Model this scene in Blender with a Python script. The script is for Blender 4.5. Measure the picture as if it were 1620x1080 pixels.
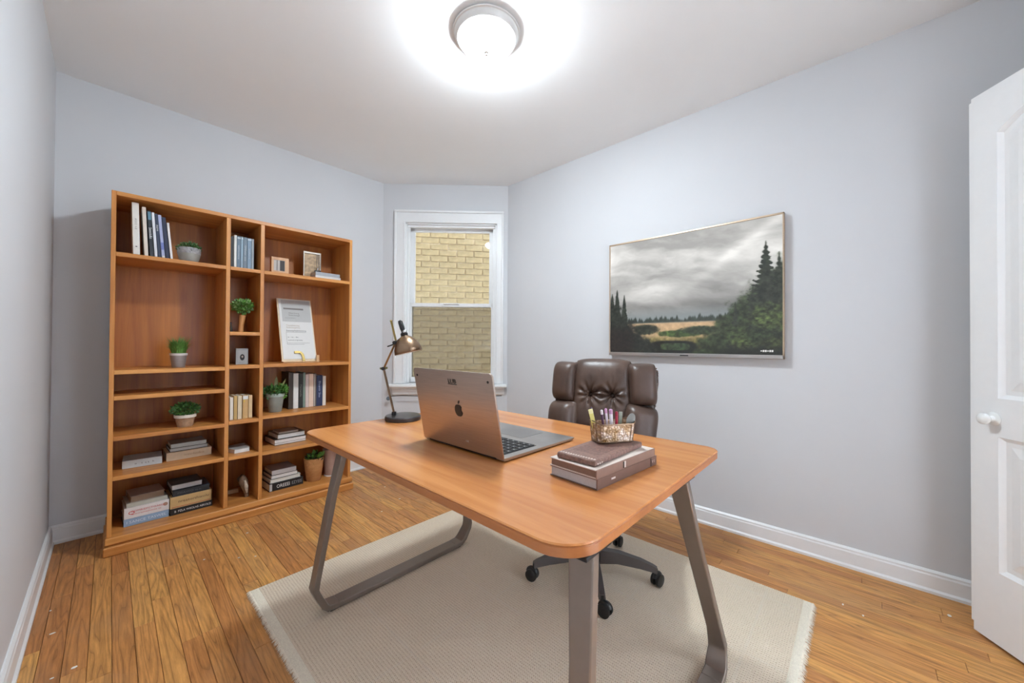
import bpy, bmesh, math, random
import numpy as np
from mathutils import Vector, Matrix
random.seed(7)
S = bpy.context.scene
C = S.collection
for o in list(bpy.data.objects): bpy.data.objects.remove(o)
R = math.radians

# ------------------------------------------------------------------ camera, world, exposure
cam = bpy.data.cameras.new('camera'); camo = bpy.data.objects.new('camera', cam); C.objects.link(camo)
cam.sensor_fit = 'HORIZONTAL'; cam.sensor_width = 36.0; cam.lens = 591.0 / 1620 * 36
cam.clip_start = 0.02
_y, _p, _r = R(42.894), R(.504), R(-.325)
fw = Vector((math.cos(_y)*math.cos(_p), math.sin(_y)*math.cos(_p), math.sin(_p)))
r0 = Vector((math.sin(_y), -math.cos(_y), 0)); u0 = r0.cross(fw)
rt = r0*math.cos(_r) - u0*math.sin(_r); up = u0*math.cos(_r) + r0*math.sin(_r)
M = Matrix((rt, up, -fw)).transposed().to_4x4(); M.translation = (0, 0, 1.09)
camo.matrix_world = M
S.camera = camo

w = bpy.data.worlds.new('sky'); S.world = w; w.use_nodes = True
bg = w.node_tree.nodes['Background']; bg.inputs[0].default_value = (.86, .92, 1, 1); bg.inputs[1].default_value = 1.9
S.view_settings.view_transform = 'Standard'; S.view_settings.look = 'None'
S.view_settings.exposure = 0.46; S.view_settings.gamma = 1.0
S.view_settings.use_curve_mapping = False
LAMP = 160.0          # ceiling lamp dome emission
HALL_FILL = 1300.0          # emission of the added fill lamp beyond the doorway

# ------------------------------------------------------------------ materials
def lin(c):
    return tuple((v/255/12.92 if v/255 <= .04045 else ((v/255+.055)/1.055)**2.4) for v in c[:3]) + (1,)
_M = {}
def nodes(name):
    m = bpy.data.materials.new(name); m.use_nodes = True
    nt = m.node_tree; b = nt.nodes['Principled BSDF']
    return m, nt, b
def N(nt, t, **k):
    n = nt.nodes.new(t)
    for a, v in k.items(): setattr(n, a, v)
    return n
def L(nt, a, b): nt.links.new(a, b)
def ramp(nt, stops):
    r = N(nt, 'ShaderNodeValToRGB'); e = r.color_ramp.elements
    while len(e) < len(stops): e.new(.5)
    for i, (p, c) in enumerate(stops): e[i].position = p; e[i].color = c
    return r
def noise(nt, vec, scale, detail=4, rough=.55, dist=0):
    n = N(nt, 'ShaderNodeTexNoise'); n.inputs['Scale'].default_value = scale
    n.inputs['Detail'].default_value = detail; n.inputs['Roughness'].default_value = rough; n.inputs['Distortion'].default_value = dist
    if vec is not None: L(nt, vec, n.inputs['Vector'])
    return n
def mapping(nt, scale=(1,1,1), coord='Object', rot=(0,0,0)):
    t = N(nt, 'ShaderNodeTexCoord'); m = N(nt, 'ShaderNodeMapping')
    m.inputs['Scale'].default_value = scale; m.inputs['Rotation'].default_value = rot
    L(nt, t.outputs[coord], m.inputs['Vector']); return m
def mix(nt, a, b, f, mode='MIX'):
    m = N(nt, 'ShaderNodeMix', data_type='RGBA', blend_type=mode)
    for s, v in (('A', a), ('B', b)):
        i = [q for q in m.inputs if q.name == s and q.type == 'RGBA'][0]
        if hasattr(v, 'is_linked') or hasattr(v, 'links'): L(nt, v, i)
        else: i.default_value = v
    f0 = [q for q in m.inputs if q.name == 'Factor' and q.type == 'VALUE'][0]
    if isinstance(f, (int, float)): f0.default_value = f
    else: L(nt, f, f0)
    return [q for q in m.outputs if q.type == 'RGBA'][0]
def bump(nt, b, h, strength=.2, dist=.01):
    n = N(nt, 'ShaderNodeBump'); n.inputs['Strength'].default_value = strength; n.inputs['Distance'].default_value = dist
    L(nt, h, n.inputs['Height']); L(nt, n.outputs['Normal'], b.inputs['Normal'])

def plain(col, rough=.5, metal=0, var=.06, scale=30, bmp=0, coat=0, spec=.5):
    key = ('p', tuple(col), rough, metal, var, scale, bmp, coat, spec)
    if key in _M: return _M[key]
    m, nt, b = nodes('surface')
    c = lin(col); mp = mapping(nt)
    n = noise(nt, mp.outputs[0], scale)
    lo = tuple(v*(1-var) for v in c[:3]) + (1,); hi = tuple(min(1, v*(1+var)) for v in c[:3]) + (1,)
    r = ramp(nt, [(.3, lo), (.7, hi)]); L(nt, n.outputs['Fac'], r.inputs[0])
    L(nt, r.outputs[0], b.inputs['Base Color'])
    b.inputs['Roughness'].default_value = rough; b.inputs['Metallic'].default_value = metal
    b.inputs['Coat Weight'].default_value = coat; b.inputs['Specular IOR Level'].default_value = spec
    if bmp: bump(nt, b, n.outputs['Fac'], bmp, .003)
    _M[key] = m; return m

def wood(dark, light, grain='x', rough=.38, coat=0, fine=1.0):
    key = ('w', tuple(dark), tuple(light), grain, rough, coat, fine)
    if key in _M: return _M[key]
    m, nt, b = nodes('wood')
    s = [26.0*fine]*3; s['xyz'.index(grain)] = 1.3*fine
    mp = mapping(nt, tuple(s))
    oi = N(nt, 'ShaderNodeObjectInfo'); ad = N(nt, 'ShaderNodeVectorMath', operation='ADD')
    L(nt, mp.outputs[0], ad.inputs[0]); mu = N(nt, 'ShaderNodeMath', operation='MULTIPLY'); mu.inputs[1].default_value = 40
    L(nt, oi.outputs['Random'], mu.inputs[0]); L(nt, mu.outputs[0], ad.inputs[1])
    n1 = noise(nt, ad.outputs[0], 1.0, 6, .65, .6)
    n2 = noise(nt, ad.outputs[0], .22, 3, .5, 1.2)
    f = mix(nt, n1.outputs['Color'], n2.outputs['Color'], .45)
    bw = N(nt, 'ShaderNodeRGBToBW'); L(nt, f, bw.inputs[0])
    r = ramp(nt, [(.38, lin(dark)), (.5, tuple((x+y)/2 for x, y in zip(lin(dark), lin(light)))), (.6, lin(light))])
    L(nt, bw.outputs[0], r.inputs[0]); L(nt, r.outputs[0], b.inputs['Base Color'])
    b.inputs['Roughness'].default_value = rough; b.inputs['Coat Weight'].default_value = coat; b.inputs['Coat Roughness'].default_value = .25
    bump(nt, b, bw.outputs[0], .06, .002)
    _M[key] = m; return m

def floor_mat():
    m, nt, b = nodes('oak_floor')
    oi = N(nt, 'ShaderNodeObjectInfo')
    mp = mapping(nt, (15, 1.0, 1))
    mu = N(nt, 'ShaderNodeMath', operation='MULTIPLY'); mu.inputs[1].default_value = 60; L(nt, oi.outputs['Random'], mu.inputs[0])
    ad = N(nt, 'ShaderNodeVectorMath', operation='ADD'); L(nt, mp.outputs[0], ad.inputs[0]); L(nt, mu.outputs[0], ad.inputs[1])
    wv = noise(nt, ad.outputs[0], .9, 2, .5, .4)             # growth rings: banded noise
    mm = N(nt, 'ShaderNodeMath', operation='MULTIPLY'); mm.inputs[1].default_value = 13; L(nt, wv.outputs['Fac'], mm.inputs[0])
    fr = N(nt, 'ShaderNodeMath', operation='FRACT'); L(nt, mm.outputs[0], fr.inputs[0])
    ring = ramp(nt, [(0, (.0, .0, .0, 1)), (.14, (.62, .62, .62, 1)), (.6, (1, 1, 1, 1)), (1, (.45, .45, .45, 1))]); L(nt, fr.outputs[0], ring.inputs[0])
    fine = noise(nt, ad.outputs[0], 9, 5, .7)
    base = ramp(nt, [(0, lin((196, 132, 78))), (.3, lin((212, 150, 88))), (.55, lin((220, 158, 92))), (.8, lin((228, 170, 98))), (1, lin((206, 140, 82)))])
    L(nt, oi.outputs['Random'], base.inputs[0])
    dk = mix(nt, base.outputs[0], lin((104, 60, 28)), .72)
    inv = N(nt, 'ShaderNodeInvert'); L(nt, ring.outputs[0], inv.inputs['Color'])
    bw = N(nt, 'ShaderNodeRGBToBW'); L(nt, inv.outputs[0], bw.inputs[0])
    sc = N(nt, 'ShaderNodeMath', operation='MULTIPLY'); sc.inputs[1].default_value = .85; L(nt, bw.outputs[0], sc.inputs[0])
    c1 = mix(nt, base.outputs[0], dk, sc.outputs[0])
    fr2 = ramp(nt, [(.35, (.74, .71, .68, 1)), (.62, (1.06, 1.06, 1.06, 1))]); L(nt, fine.outputs['Fac'], fr2.inputs[0])
    c2 = mix(nt, c1, fr2.outputs[0], 1.0, 'MULTIPLY')
    # large worn, dusty patches of the old varnish
    mp2 = mapping(nt, (1.6, .9, 1)); wear = noise(nt, mp2.outputs[0], 2.4, 6, .62, .5)
    wr = ramp(nt, [(.50, (0, 0, 0, 1)), (.72, (1, 1, 1, 1))]); L(nt, wear.outputs['Fac'], wr.inputs[0])
    wb = N(nt, 'ShaderNodeRGBToBW'); L(nt, wr.outputs[0], wb.inputs[0])
    ws = N(nt, 'ShaderNodeMath', operation='MULTIPLY'); ws.inputs[1].default_value = .5; L(nt, wb.outputs[0], ws.inputs[0])
    c3 = mix(nt, c2, lin((176, 138, 104)), ws.outputs[0])
    L(nt, c3, b.inputs['Base Color'])
    rr = N(nt, 'ShaderNodeMapRange'); rr.inputs['To Min'].default_value = .3; rr.inputs['To Max'].default_value = .55
    L(nt, wear.outputs['Fac'], rr.inputs['Value']); L(nt, rr.outputs[0], b.inputs['Roughness'])
    b.inputs['Specular IOR Level'].default_value = .35
    bump(nt, b, bw.outputs[0], .05, .001)
    return m

def wall_mat(col, bm=.03):
    m, nt, b = nodes('wall_paint')
    mp = mapping(nt); n = noise(nt, mp.outputs[0], 2.0, 3); n2 = noise(nt, mp.outputs[0], 160, 2)
    c = lin(col)
    r = ramp(nt, [(.3, tuple(v*.985 for v in c[:3])+(1,)), (.7, tuple(min(1, v*1.015) for v in c[:3])+(1,))])
    L(nt, n.outputs['Fac'], r.inputs[0]); L(nt, r.outputs[0], b.inputs['Base Color'])
    b.inputs['Roughness'].default_value = .6; b.inputs['Specular IOR Level'].default_value = .3
    bump(nt, b, n2.outputs['Fac'], bm, .002)
    return m

def rug_mat():
    m, nt, b = nodes('woven_wool')
    t = N(nt, 'ShaderNodeTexCoord')
    sx = N(nt, 'ShaderNodeSeparateXYZ'); L(nt, t.outputs['Object'], sx.inputs[0])
    nz = noise(nt, t.outputs['Object'], 9, 3)
    def wave(src, freq, wob):
        w1 = N(nt, 'ShaderNodeMath', operation='MULTIPLY_ADD'); w1.inputs[1].default_value = wob
        L(nt, nz.outputs['Fac'], w1.inputs[0]); L(nt, src, w1.inputs[2])
        w2 = N(nt, 'ShaderNodeMath', operation='MULTIPLY'); w2.inputs[1].default_value = freq; L(nt, w1.outputs[0], w2.inputs[0])
        w3 = N(nt, 'ShaderNodeMath', operation='SINE'); L(nt, w2.outputs[0], w3.inputs[0]); return w3.outputs[0]
    a = wave(sx.outputs[0], 2*math.pi/.011, .006); c = wave(sx.outputs[1], 2*math.pi/.0075, .006)
    k = N(nt, 'ShaderNodeMath', operation='MULTIPLY'); L(nt, a, k.inputs[0]); L(nt, c, k.inputs[1])
    hf = N(nt, 'ShaderNodeMath', operation='MULTIPLY'); hf.inputs[1].default_value = .45; L(nt, a, hf.inputs[0])
    kk = N(nt, 'ShaderNodeMath', operation='ADD'); L(nt, k.outputs[0], kk.inputs[0]); L(nt, hf.outputs[0], kk.inputs[1])
    fuzz = noise(nt, t.outputs['Object'], 170, 4, .7)
    h = N(nt, 'ShaderNodeMath', operation='MULTIPLY_ADD'); h.inputs[1].default_value = 4.2; L(nt, fuzz.outputs['Fac'], h.inputs[0]); L(nt, kk.outputs[0], h.inputs[2])
    mr = N(nt, 'ShaderNodeMapRange'); mr.inputs['From Min'].default_value = -.2; mr.inputs['From Max'].default_value = 3.9; L(nt, h.outputs[0], mr.inputs['Value'])
    r = ramp(nt, [(.2, lin((186, 160, 132))), (.42, lin((230, 210, 184))), (.9, lin((246, 231, 209)))]); L(nt, mr.outputs[0], r.inputs[0])
    # broad pile shading and worked cross lines
    def lines(src, pitch, off):
        m0 = N(nt, 'ShaderNodeMath', operation='ADD'); m0.inputs[1].default_value = off; L(nt, src, m0.inputs[0])
        m1 = N(nt, 'ShaderNodeMath', operation='PINGPONG'); m1.inputs[1].default_value = pitch/2; L(nt, m0.outputs[0], m1.inputs[0])
        m2 = N(nt, 'ShaderNodeMath', operation='LESS_THAN'); m2.inputs[1].default_value = .005; L(nt, m1.outputs[0], m2.inputs[0]); return m2.outputs[0]
    l1 = lines(sx.outputs[0], .40, .07); l2 = lines(sx.outputs[1], .42, .12)
    mx = N(nt, 'ShaderNodeMath', operation='MAXIMUM'); L(nt, l1, mx.inputs[0]); L(nt, l2, mx.inputs[1])
    ms = N(nt, 'ShaderNodeMath', operation='MULTIPLY'); ms.inputs[1].default_value = .22; L(nt, mx.outputs[0], ms.inputs[0])
    col = mix(nt, r.outputs[0], lin((232, 220, 204)), ms.outputs[0])
    L(nt, col, b.inputs['Base Color']); b.inputs['Roughness'].default_value = .95; b.inputs['Specular IOR Level'].default_value = .1
    b.inputs['Sheen Weight'].default_value = .15
    bump(nt, b, mr.outputs[0], .9, .004)
    return m

def glass(col=(255, 255, 255), trans=.9, rough=.02):
    m, nt, b = nodes('pane_glass')
    nt.nodes.remove(b); out = nt.nodes['Material Output']
    tr = N(nt, 'ShaderNodeBsdfTransparent'); tr.inputs[0].default_value = lin(col)
    gl = N(nt, 'ShaderNodeBsdfGlossy'); gl.inputs['Roughness'].default_value = rough
    mx = N(nt, 'ShaderNodeMixShader'); mx.inputs[0].default_value = 1-trans
    L(nt, tr.outputs[0], mx.inputs[1]); L(nt, gl.outputs[0], mx.inputs[2]); L(nt, mx.outputs[0], out.inputs[0])
    return m
def mesh_screen():
    m, nt, b = nodes('insect_mesh'); nt.nodes.remove(b); out = nt.nodes['Material Output']
    tr = N(nt, 'ShaderNodeBsdfTransparent'); df = N(nt, 'ShaderNodeBsdfDiffuse'); df.inputs[0].default_value = lin((112, 98, 84))
    mp = mapping(nt); n = noise(nt, mp.outputs[0], 40, 3)
    mr = N(nt, 'ShaderNodeMapRange'); mr.inputs['To Min'].default_value = .26; mr.inputs['To Max'].default_value = .38; L(nt, n.outputs['Fac'], mr.inputs['Value'])
    mx = N(nt, 'ShaderNodeMixShader'); L(nt, mr.outputs[0], mx.inputs[0]); L(nt, tr.outputs[0], mx.inputs[1]); L(nt, df.outputs[0], mx.inputs[2]); L(nt, mx.outputs[0], out.inputs[0])
    return m
def emit(col, s):
    m, nt, b = nodes('lit_glass')
    b.inputs['Base Color'].default_value = lin(col); b.inputs['Emission Color'].default_value = lin(col); b.inputs['Emission Strength'].default_value = s
    b.inputs['Roughness'].default_value = .4
    return m
def leather():
    m, nt, b = nodes('brown_leather')
    mp = mapping(nt); n = noise(nt, mp.outputs[0], 9, 4); v = N(nt, 'ShaderNodeTexVoronoi'); v.inputs['Scale'].default_value = 260; L(nt, mp.outputs[0], v.inputs['Vector'])
    r = ramp(nt, [(.3, lin((66, 50, 43))), (.7, lin((92, 72, 62)))]); L(nt, n.outputs['Fac'], r.inputs[0]); L(nt, r.outputs[0], b.inputs['Base Color'])
    b.inputs['Roughness'].default_value = .38; b.inputs['Specular IOR Level'].default_value = .55
    bump(nt, b, v.outputs['Distance'], .12, .002); return m
def brushed(col, rough=.35):
    key = ('b', tuple(col), rough)
    if key in _M: return _M[key]
    m, nt, b = nodes('brushed_metal'); mp = mapping(nt, (4, 4, 120)); n = noise(nt, mp.outputs[0], 3, 3)
    c = lin(col); r = ramp(nt, [(.3, tuple(v*.92 for v in c[:3])+(1,)), (.7, tuple(min(1, v*1.06) for v in c[:3])+(1,))])
    L(nt, n.outputs['Fac'], r.inputs[0]); L(nt, r.outputs[0], b.inputs['Base Color'])
    b.inputs['Metallic'].default_value = 1; b.inputs['Roughness'].default_value = rough; _M[key] = m; return m

WALL = wall_mat((214, 215, 218)); CEIL = wall_mat((248, 249, 250), .05)
TRIM = plain((238, 239, 240), .35, var=.01)
OAK_X = wood((178, 108, 48), (222, 156, 84), 'x'); OAK_Z = wood((178, 108, 48), (222, 156, 84), 'z'); OAK_Y = wood((178, 108, 48), (222, 156, 84), 'y')
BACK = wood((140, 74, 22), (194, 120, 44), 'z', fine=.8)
DESKW = wood((176, 106, 52), (212, 144, 84), 'y', .26, .25, fine=.8)
DESKE = wood((158, 94, 48), (186, 120, 66), 'y', .35, fine=.8)
STEEL = plain((134, 122, 113), .38, .55, .03)
DARKM = plain((42, 41, 42), .4, .5, .05); BLACK = plain((22, 22, 23), .45, 0, .05)
CHROME = brushed((205, 205, 205), .22); BRASS = brushed((150, 120, 84), .3); BRONZE = brushed((140, 116, 94), .33)
GOLD = brushed((160, 138, 84), .35)
LEATHER = leather(); PAGES = plain((226, 221, 210), .8, 0, .05, 200)
TERR = plain((72, 50, 34), .9, 0, .3, 60)
INK = plain((40, 38, 38), .6); WHITEINK = plain((235, 235, 232), .6)

# ------------------------------------------------------------------ mesh helpers
class MB:
    def __init__(s): s.v = []; s.f = []
    def add(s, vs, fs, M=None):
        o = len(s.v)
        s.v += [tuple(M @ Vector(p)) if M is not None else tuple(p) for p in vs]
        s.f += [tuple(i+o for i in f) for f in fs]; return s
    def box(s, x0, x1, y0, y1, z0, z1, M=None):
        v = [(x, y, z) for z in (z0, z1) for y in (y0, y1) for x in (x0, x1)]
        return s.add(v, [(0,2,3,1), (4,5,7,6), (0,1,5,4), (2,6,7,3), (0,4,6,2), (1,3,7,5)], M)
    def rbox(s, x0, x1, y0, y1, z0, z1, r=.003, seg=1, M=None):
        bm = bmesh.new(); bmesh.ops.create_cube(bm, size=1)
        for v in bm.verts: v.co = ((x0+x1)/2+v.co.x*(x1-x0), (y0+y1)/2+v.co.y*(y1-y0), (z0+z1)/2+v.co.z*(z1-z0))
        r = min(r, .49*min(abs(x1-x0), abs(y1-y0), abs(z1-z0)))
        bmesh.ops.bevel(bm, geom=bm.edges[:], offset=r, segments=seg, profile=.5, affect='EDGES')
        bm.verts.ensure_lookup_table()
        vs = [v.co[:] for v in bm.verts]; fs = [[v.index for v in f.verts] for f in bm.faces]; bm.free()
        return s.add(vs, fs, M)
    def prism(s, poly, a, b, axis='z', M=None):
        n = len(poly)
        def P(p, t): return {'z': (p[0], p[1], t), 'y': (p[0], t, p[1]), 'x': (t, p[0], p[1])}[axis]
        v = [P(p, a) for p in poly] + [P(p, b) for p in poly]
        f = [tuple(range(n-1, -1, -1)), tuple(range(n, 2*n))] + [(i, (i+1) % n, n+(i+1) % n, n+i) for i in range(n)]
        return s.add(v, f, M)
    def lathe(s, prof, n=32, M=None, cap=True):
        vs = []; fs = []
        for (r, z) in prof:
            for i in range(n): a = 2*math.pi*i/n; vs.append((r*math.cos(a), r*math.sin(a), z))
        for k in range(len(prof)-1):
            for i in range(n): j = (i+1) % n; fs.append((k*n+i, k*n+j, (k+1)*n+j, (k+1)*n+i))
        if cap:
            if prof[0][0] > 1e-6: fs.append(tuple(range(n-1, -1, -1)))
            if prof[-1][0] > 1e-6: q = (len(prof)-1)*n; fs.append(tuple(range(q, q+n)))
        return s.add(vs, fs, M)
    def tube(s, pts, r, n=8, M=None, cap=True):
        pts = [Vector(p) for p in pts]; m = len(pts); rs = r if isinstance(r, (list, tuple)) else [r]*m
        vs = []; fs = []; pn = None
        for i, p in enumerate(pts):
            t = (pts[min(i+1, m-1)]-pts[max(i-1, 0)]).normalized()
            if pn is None: pn = t.orthogonal().normalized()
            pn = (pn-t*pn.dot(t)).normalized(); bn = t.cross(pn)
            for k in range(n): a = 2*math.pi*k/n; vs.append(tuple(p+(pn*math.cos(a)+bn*math.sin(a))*rs[i]))
        for i in range(m-1):
            for k in range(n): j = (k+1) % n; fs.append((i*n+k, i*n+j, (i+1)*n+j, (i+1)*n+k))
        if cap: fs += [tuple(range(n-1, -1, -1)), tuple(range((m-1)*n, m*n))]
        return s.add(vs, fs, M)
    def sphere(s, c, r, nu=16, nv=10, M=None):
        r = r if isinstance(r, (tuple, list)) else (r, r, r)
        vs = [(c[0], c[1], c[2]-r[2])]; fs = []
        for j in range(1, nv):
            b = -math.pi/2+math.pi*j/nv
            for i in range(nu): a = 2*math.pi*i/nu; vs.append((c[0]+r[0]*math.cos(a)*math.cos(b), c[1]+r[1]*math.sin(a)*math.cos(b), c[2]+r[2]*math.sin(b)))
        vs.append((c[0], c[1], c[2]+r[2])); last = len(vs)-1
        for i in range(nu):
            j = (i+1) % nu; fs.append((0, 1+j, 1+i)); q = 1+(nv-2)*nu; fs.append((last, q+i, q+j))
            for k in range(nv-2): fs.append((1+k*nu+i, 1+k*nu+j, 1+(k+1)*nu+j, 1+(k+1)*nu+i))
        return s.add(vs, fs, M)
    def build(s, name, mat, parent=None, smooth=True, angle=35):
        me = bpy.data.meshes.new(name); me.from_pydata(s.v, [], s.f); me.update()
        bm = bmesh.new(); bm.from_mesh(me); bmesh.ops.recalc_face_normals(bm, faces=bm.faces[:])
        if smooth:
            lim = R(angle)
            for f in bm.faces: f.smooth = True
            for e in bm.edges:
                if len(e.link_faces) == 2 and e.calc_face_angle(0) > lim: e.smooth = False
        bm.to_mesh(me); bm.free()
        me.materials.append(mat)
        o = bpy.data.objects.new(name, me); C.objects.link(o)
        if parent is not None: o.parent = parent
        return o
def tag(o, label, cat, group=None):
    o['label'] = label; o['category'] = cat
    if group: o['group'] = group
    return o
def struct(o, label, cat): o['kind'] = 'structure'; return tag(o, label, cat)
def thing(name, label, cat, loc=(0,0,0), rotz=0, group=None, rot=None):
    o = bpy.data.objects.new(name, None); C.objects.link(o); o.empty_display_size = .05
    o.location = loc; o.rotation_euler = rot if rot else (0, 0, rotz)
    return tag(o, label, cat, group)
def text(name, s, size, mat, parent, loc, rot, ext=.0003, sx=1.0, align='CENTER'):
    c = bpy.data.curves.new(name, 'FONT'); c.body = s; c.size = size; c.extrude = ext; c.align_x = align; c.align_y = 'CENTER'; c.resolution_u = 2
    t = bpy.data.objects.new('tmp', c); C.objects.link(t)
    me = bpy.data.meshes.new_from_object(t.evaluated_get(bpy.context.evaluated_depsgraph_get()))
    bpy.data.objects.remove(t); me.name = name; me.materials.clear(); me.materials.append(mat)
    o = bpy.data.objects.new(name, me); C.objects.link(o); o.parent = parent; o.location = loc; o.rotation_euler = rot; o.scale = (sx, 1, 1)
    return o

# ------------------------------------------------------------------ the room
XL, XR, YB, YF, H = -.214, 2.5045, 3.197, -.78, 2.564
C1 = (1.6957, YB); C2 = (XR, 2.3883)
T = .15
fl = MB().box(XL-T, XR+T, -2.1, YB+T, -.08, -.012).build('floor', plain((70, 48, 30), .9), smooth=False); struct(fl, 'worn honey oak strip floor running toward the window corner', 'floor')
OAKF = floor_mat()
PW = .0575
nrow = int((XR-XL)/PW)+1
cnt = 0
for i in range(nrow):
    x0 = XL+i*PW; x1 = min(x0+PW, XR)
    if x1-x0 < .01: continue
    y = YF-.02-random.uniform(0, .75)
    while y < YB:
        ln = random.uniform(.62, 1.25); y1 = min(y+ln, YB)
        ya = max(y, YF-.02)
        if y1-ya > .03:
            g = .0006
            dz = random.uniform(-.0006, 0)
            # clip planks beyond the chamfered window corner
            pl = MB(); lim = C1[0]+C1[1]
            yb = min(y1, lim-x0+.05)
            if yb-ya > .03:
                e = .0012
                b0 = (x0+g, x1-g, ya+g, yb-g)
                pl.add([(b0[0], b0[2], -.014), (b0[1], b0[2], -.014), (b0[1], b0[3], -.014), (b0[0], b0[3], -.014),
                        (b0[0]+e, b0[2]+e, dz), (b0[1]-e, b0[2]+e, dz), (b0[1]-e, b0[3]-e, dz), (b0[0]+e, b0[3]-e, dz),
                        (b0[0], b0[2], dz-e), (b0[1], b0[2], dz-e), (b0[1], b0[3], dz-e), (b0[0], b0[3], dz-e)],
                       [(4,5,6,7), (8,9,5,4), (9,10,6,5), (10,11,7,6), (11,8,4,7), (0,1,9,8), (1,2,10,9), (2,3,11,10), (3,0,8,11)])
                o = pl.build('plank', OAKF, fl, smooth=False); cnt += 1
        y = y1
ce = MB().box(XL-T, XR+T, -2.1, YB+T, H, H+.1).build('ceiling', CEIL, smooth=False); struct(ce, 'plain white painted ceiling above the whole room', 'ceiling')
def wallbox(name, label, *b):
    return struct(MB().box(*b).build(name, WALL, smooth=False), label, 'wall')
wallbox('wall_left', 'pale blue grey wall at the left edge beside the camera', XL-T, XL, YF, YB+T, 0, H)
wallbox('wall_back', 'pale blue grey wall behind the tall bookcase', XL, C1[0]+.1, YB, YB+T, 0, H)
wallbox('wall_right', 'pale blue grey wall carrying the large landscape screen', XR, XR+T, YF, C2[1]+.1, 0, H)
# front wall behind the camera with the doorway
DX0, DX1, DH = .86, 1.655, 2.07
wf = MB().box(XL-T, DX0, YF-.12, YF, 0, H).box(DX1, XR+T, YF-.12, YF, 0, H).box(DX0, DX1, YF-.12, YF, DH, H).build('wall_front', WALL, smooth=False)
struct(wf, 'pale blue grey wall with the doorway behind the camera', 'wall')
wh = MB().box(XL-T, XR+T, -2.1, -2.0, 0, H).box(XL-T, XL-T+.1, -2.0, YF-.12, 0, H).box(XR+T-.1, XR+T, -2.0, YF-.12, 0, H).build('wall_hall', WALL, smooth=False)  # hallway added out of view, walls kept pale to return fill light
struct(wh, 'added pale hallway walls returning fill light through the doorway behind the camera', 'wall')
struct(MB().box(XL-T, XR+T, -2.1, YF-.02, -.012, 0).build('floor_hall_bounce', plain((236, 236, 234), .5, 0, .02), smooth=False), 'added white floor bouncing fill light through the doorway behind the camera', 'floor')  # added white floor, bounces the hall fill up to the room ceiling
tr = MB()
for a, b in ((DX0-.07, DX0), (DX1, DX1+.012)): tr.rbox(a, b, YF, YF+.016, 0, DH, .003)
tr.rbox(DX0-.07, DX1+.012, YF, YF+.016, DH, DH+.07, .003)
struct(tr.build('trim_1', TRIM), 'white casing round the doorway behind the camera', 'trim')
# window wall (local frame: X along wall, -Y into the room)
ang = math.atan2(C2[1]-C1[1], C2[0]-C1[0]); WW = math.hypot(C2[0]-C1[0], C2[1]-C1[1])
FM = Matrix.Translation((C1[0], C1[1], 0)) @ Matrix.Rotation(ang, 4, 'Z')
OX0, OX1, OZ0, OZ1 = .205, 1.04, .735, 2.206
ww = MB()
ww.box(-.06, OX0, 0, T, 0, H).box(OX1, WW+.06, 0, T, 0, H).box(OX0, OX1, 0, T, 0, OZ0).box(OX0, OX1, 0, T, OZ1, H)
wo = ww.build('wall_window', WALL, smooth=False); wo.matrix_world = FM; struct(wo, 'narrow slanted pale wall around the tall sash window', 'wall')

def baseboard(name, label, ln, M, h=.098):
    prof = [(0, 0), (-.022, 0), (-.022, .012), (-.015, .020), (-.014, h-.022), (-.011, h-.016), (-.011, h-.008), (-.004, h), (0, h)]
    o = MB().prism(prof, 0, ln, 'x').build(name, TRIM, angle=25); o.matrix_world = M; return struct(o, label, 'baseboard')
def frameM(x, y, a): return Matrix.Translation((x, y, 0)) @ Matrix.Rotation(R(a), 4, 'Z')
baseboard('baseboard_back', 'white baseboard along the wall behind the bookcase', C1[0]-XL, frameM(XL, YB, 0))
baseboard('baseboard_window', 'white baseboard under the window on the slanted wall', WW, FM)
baseboard('baseboard_right', 'white moulded baseboard below the landscape screen', C2[1]-YF, frameM(XR, C2[1], -90))
baseboard('baseboard_left', 'white moulded baseboard at the lower left edge', YB-YF, frameM(XL, YF, 90))

# ------------------------------------------------------------------ window
wn = bpy.data.objects.new('window_1', None); C.objects.link(wn); wn.matrix_world = FM
struct(wn, 'tall white double hung sash window with half insect screen', 'window')
def wp(name, mb, mat=TRIM, par=wn, **k): return mb.build(name, mat, par, **k)
ca, cb, ct = .107, 1.108, 2.318
# moulded casing boards: stepped profile
m = MB(); m.rbox(ca, OX0, -.018, 0, OZ0-.005, OZ1+.002, .002); m.rbox(ca, ca+.022, -.03, -.016, OZ0-.005, ct-.02, .005, 2); m.rbox(OX0-.016, OX0, -.022, -.016, OZ0, OZ1, .003); wp('casing', m)
m = MB(); m.rbox(OX1, cb, -.018, 0, OZ0-.005, OZ1+.002, .002); m.rbox(cb-.022, cb, -.03, -.016, OZ0-.005, ct-.02, .005, 2); m.rbox(OX1, OX1+.016, -.022, -.016, OZ0, OZ1, .003); wp('casing', m)
m = MB(); m.rbox(ca, cb, -.018, 0, OZ1, ct, .002); m.rbox(ca, cb, -.03, -.016, ct-.022, ct, .005, 2); m.rbox(OX0-.016, OX1+.016, -.022, -.016, OZ1-.001, OZ1+.015, .003); wp('casing', m)
m = MB(); m.rbox(.066, 1.138, -.075, .03, .70, .728, .01, 3); wp('sill', m)
m = MB(); m.prism([(0, .70), (-.05, .70), (-.045, .685), (-.028, .675), (-.022, .64), (-.012, .628), (0, .628)], .10, 1.118, 'x'); wp('apron', m, angle=25)
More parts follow.
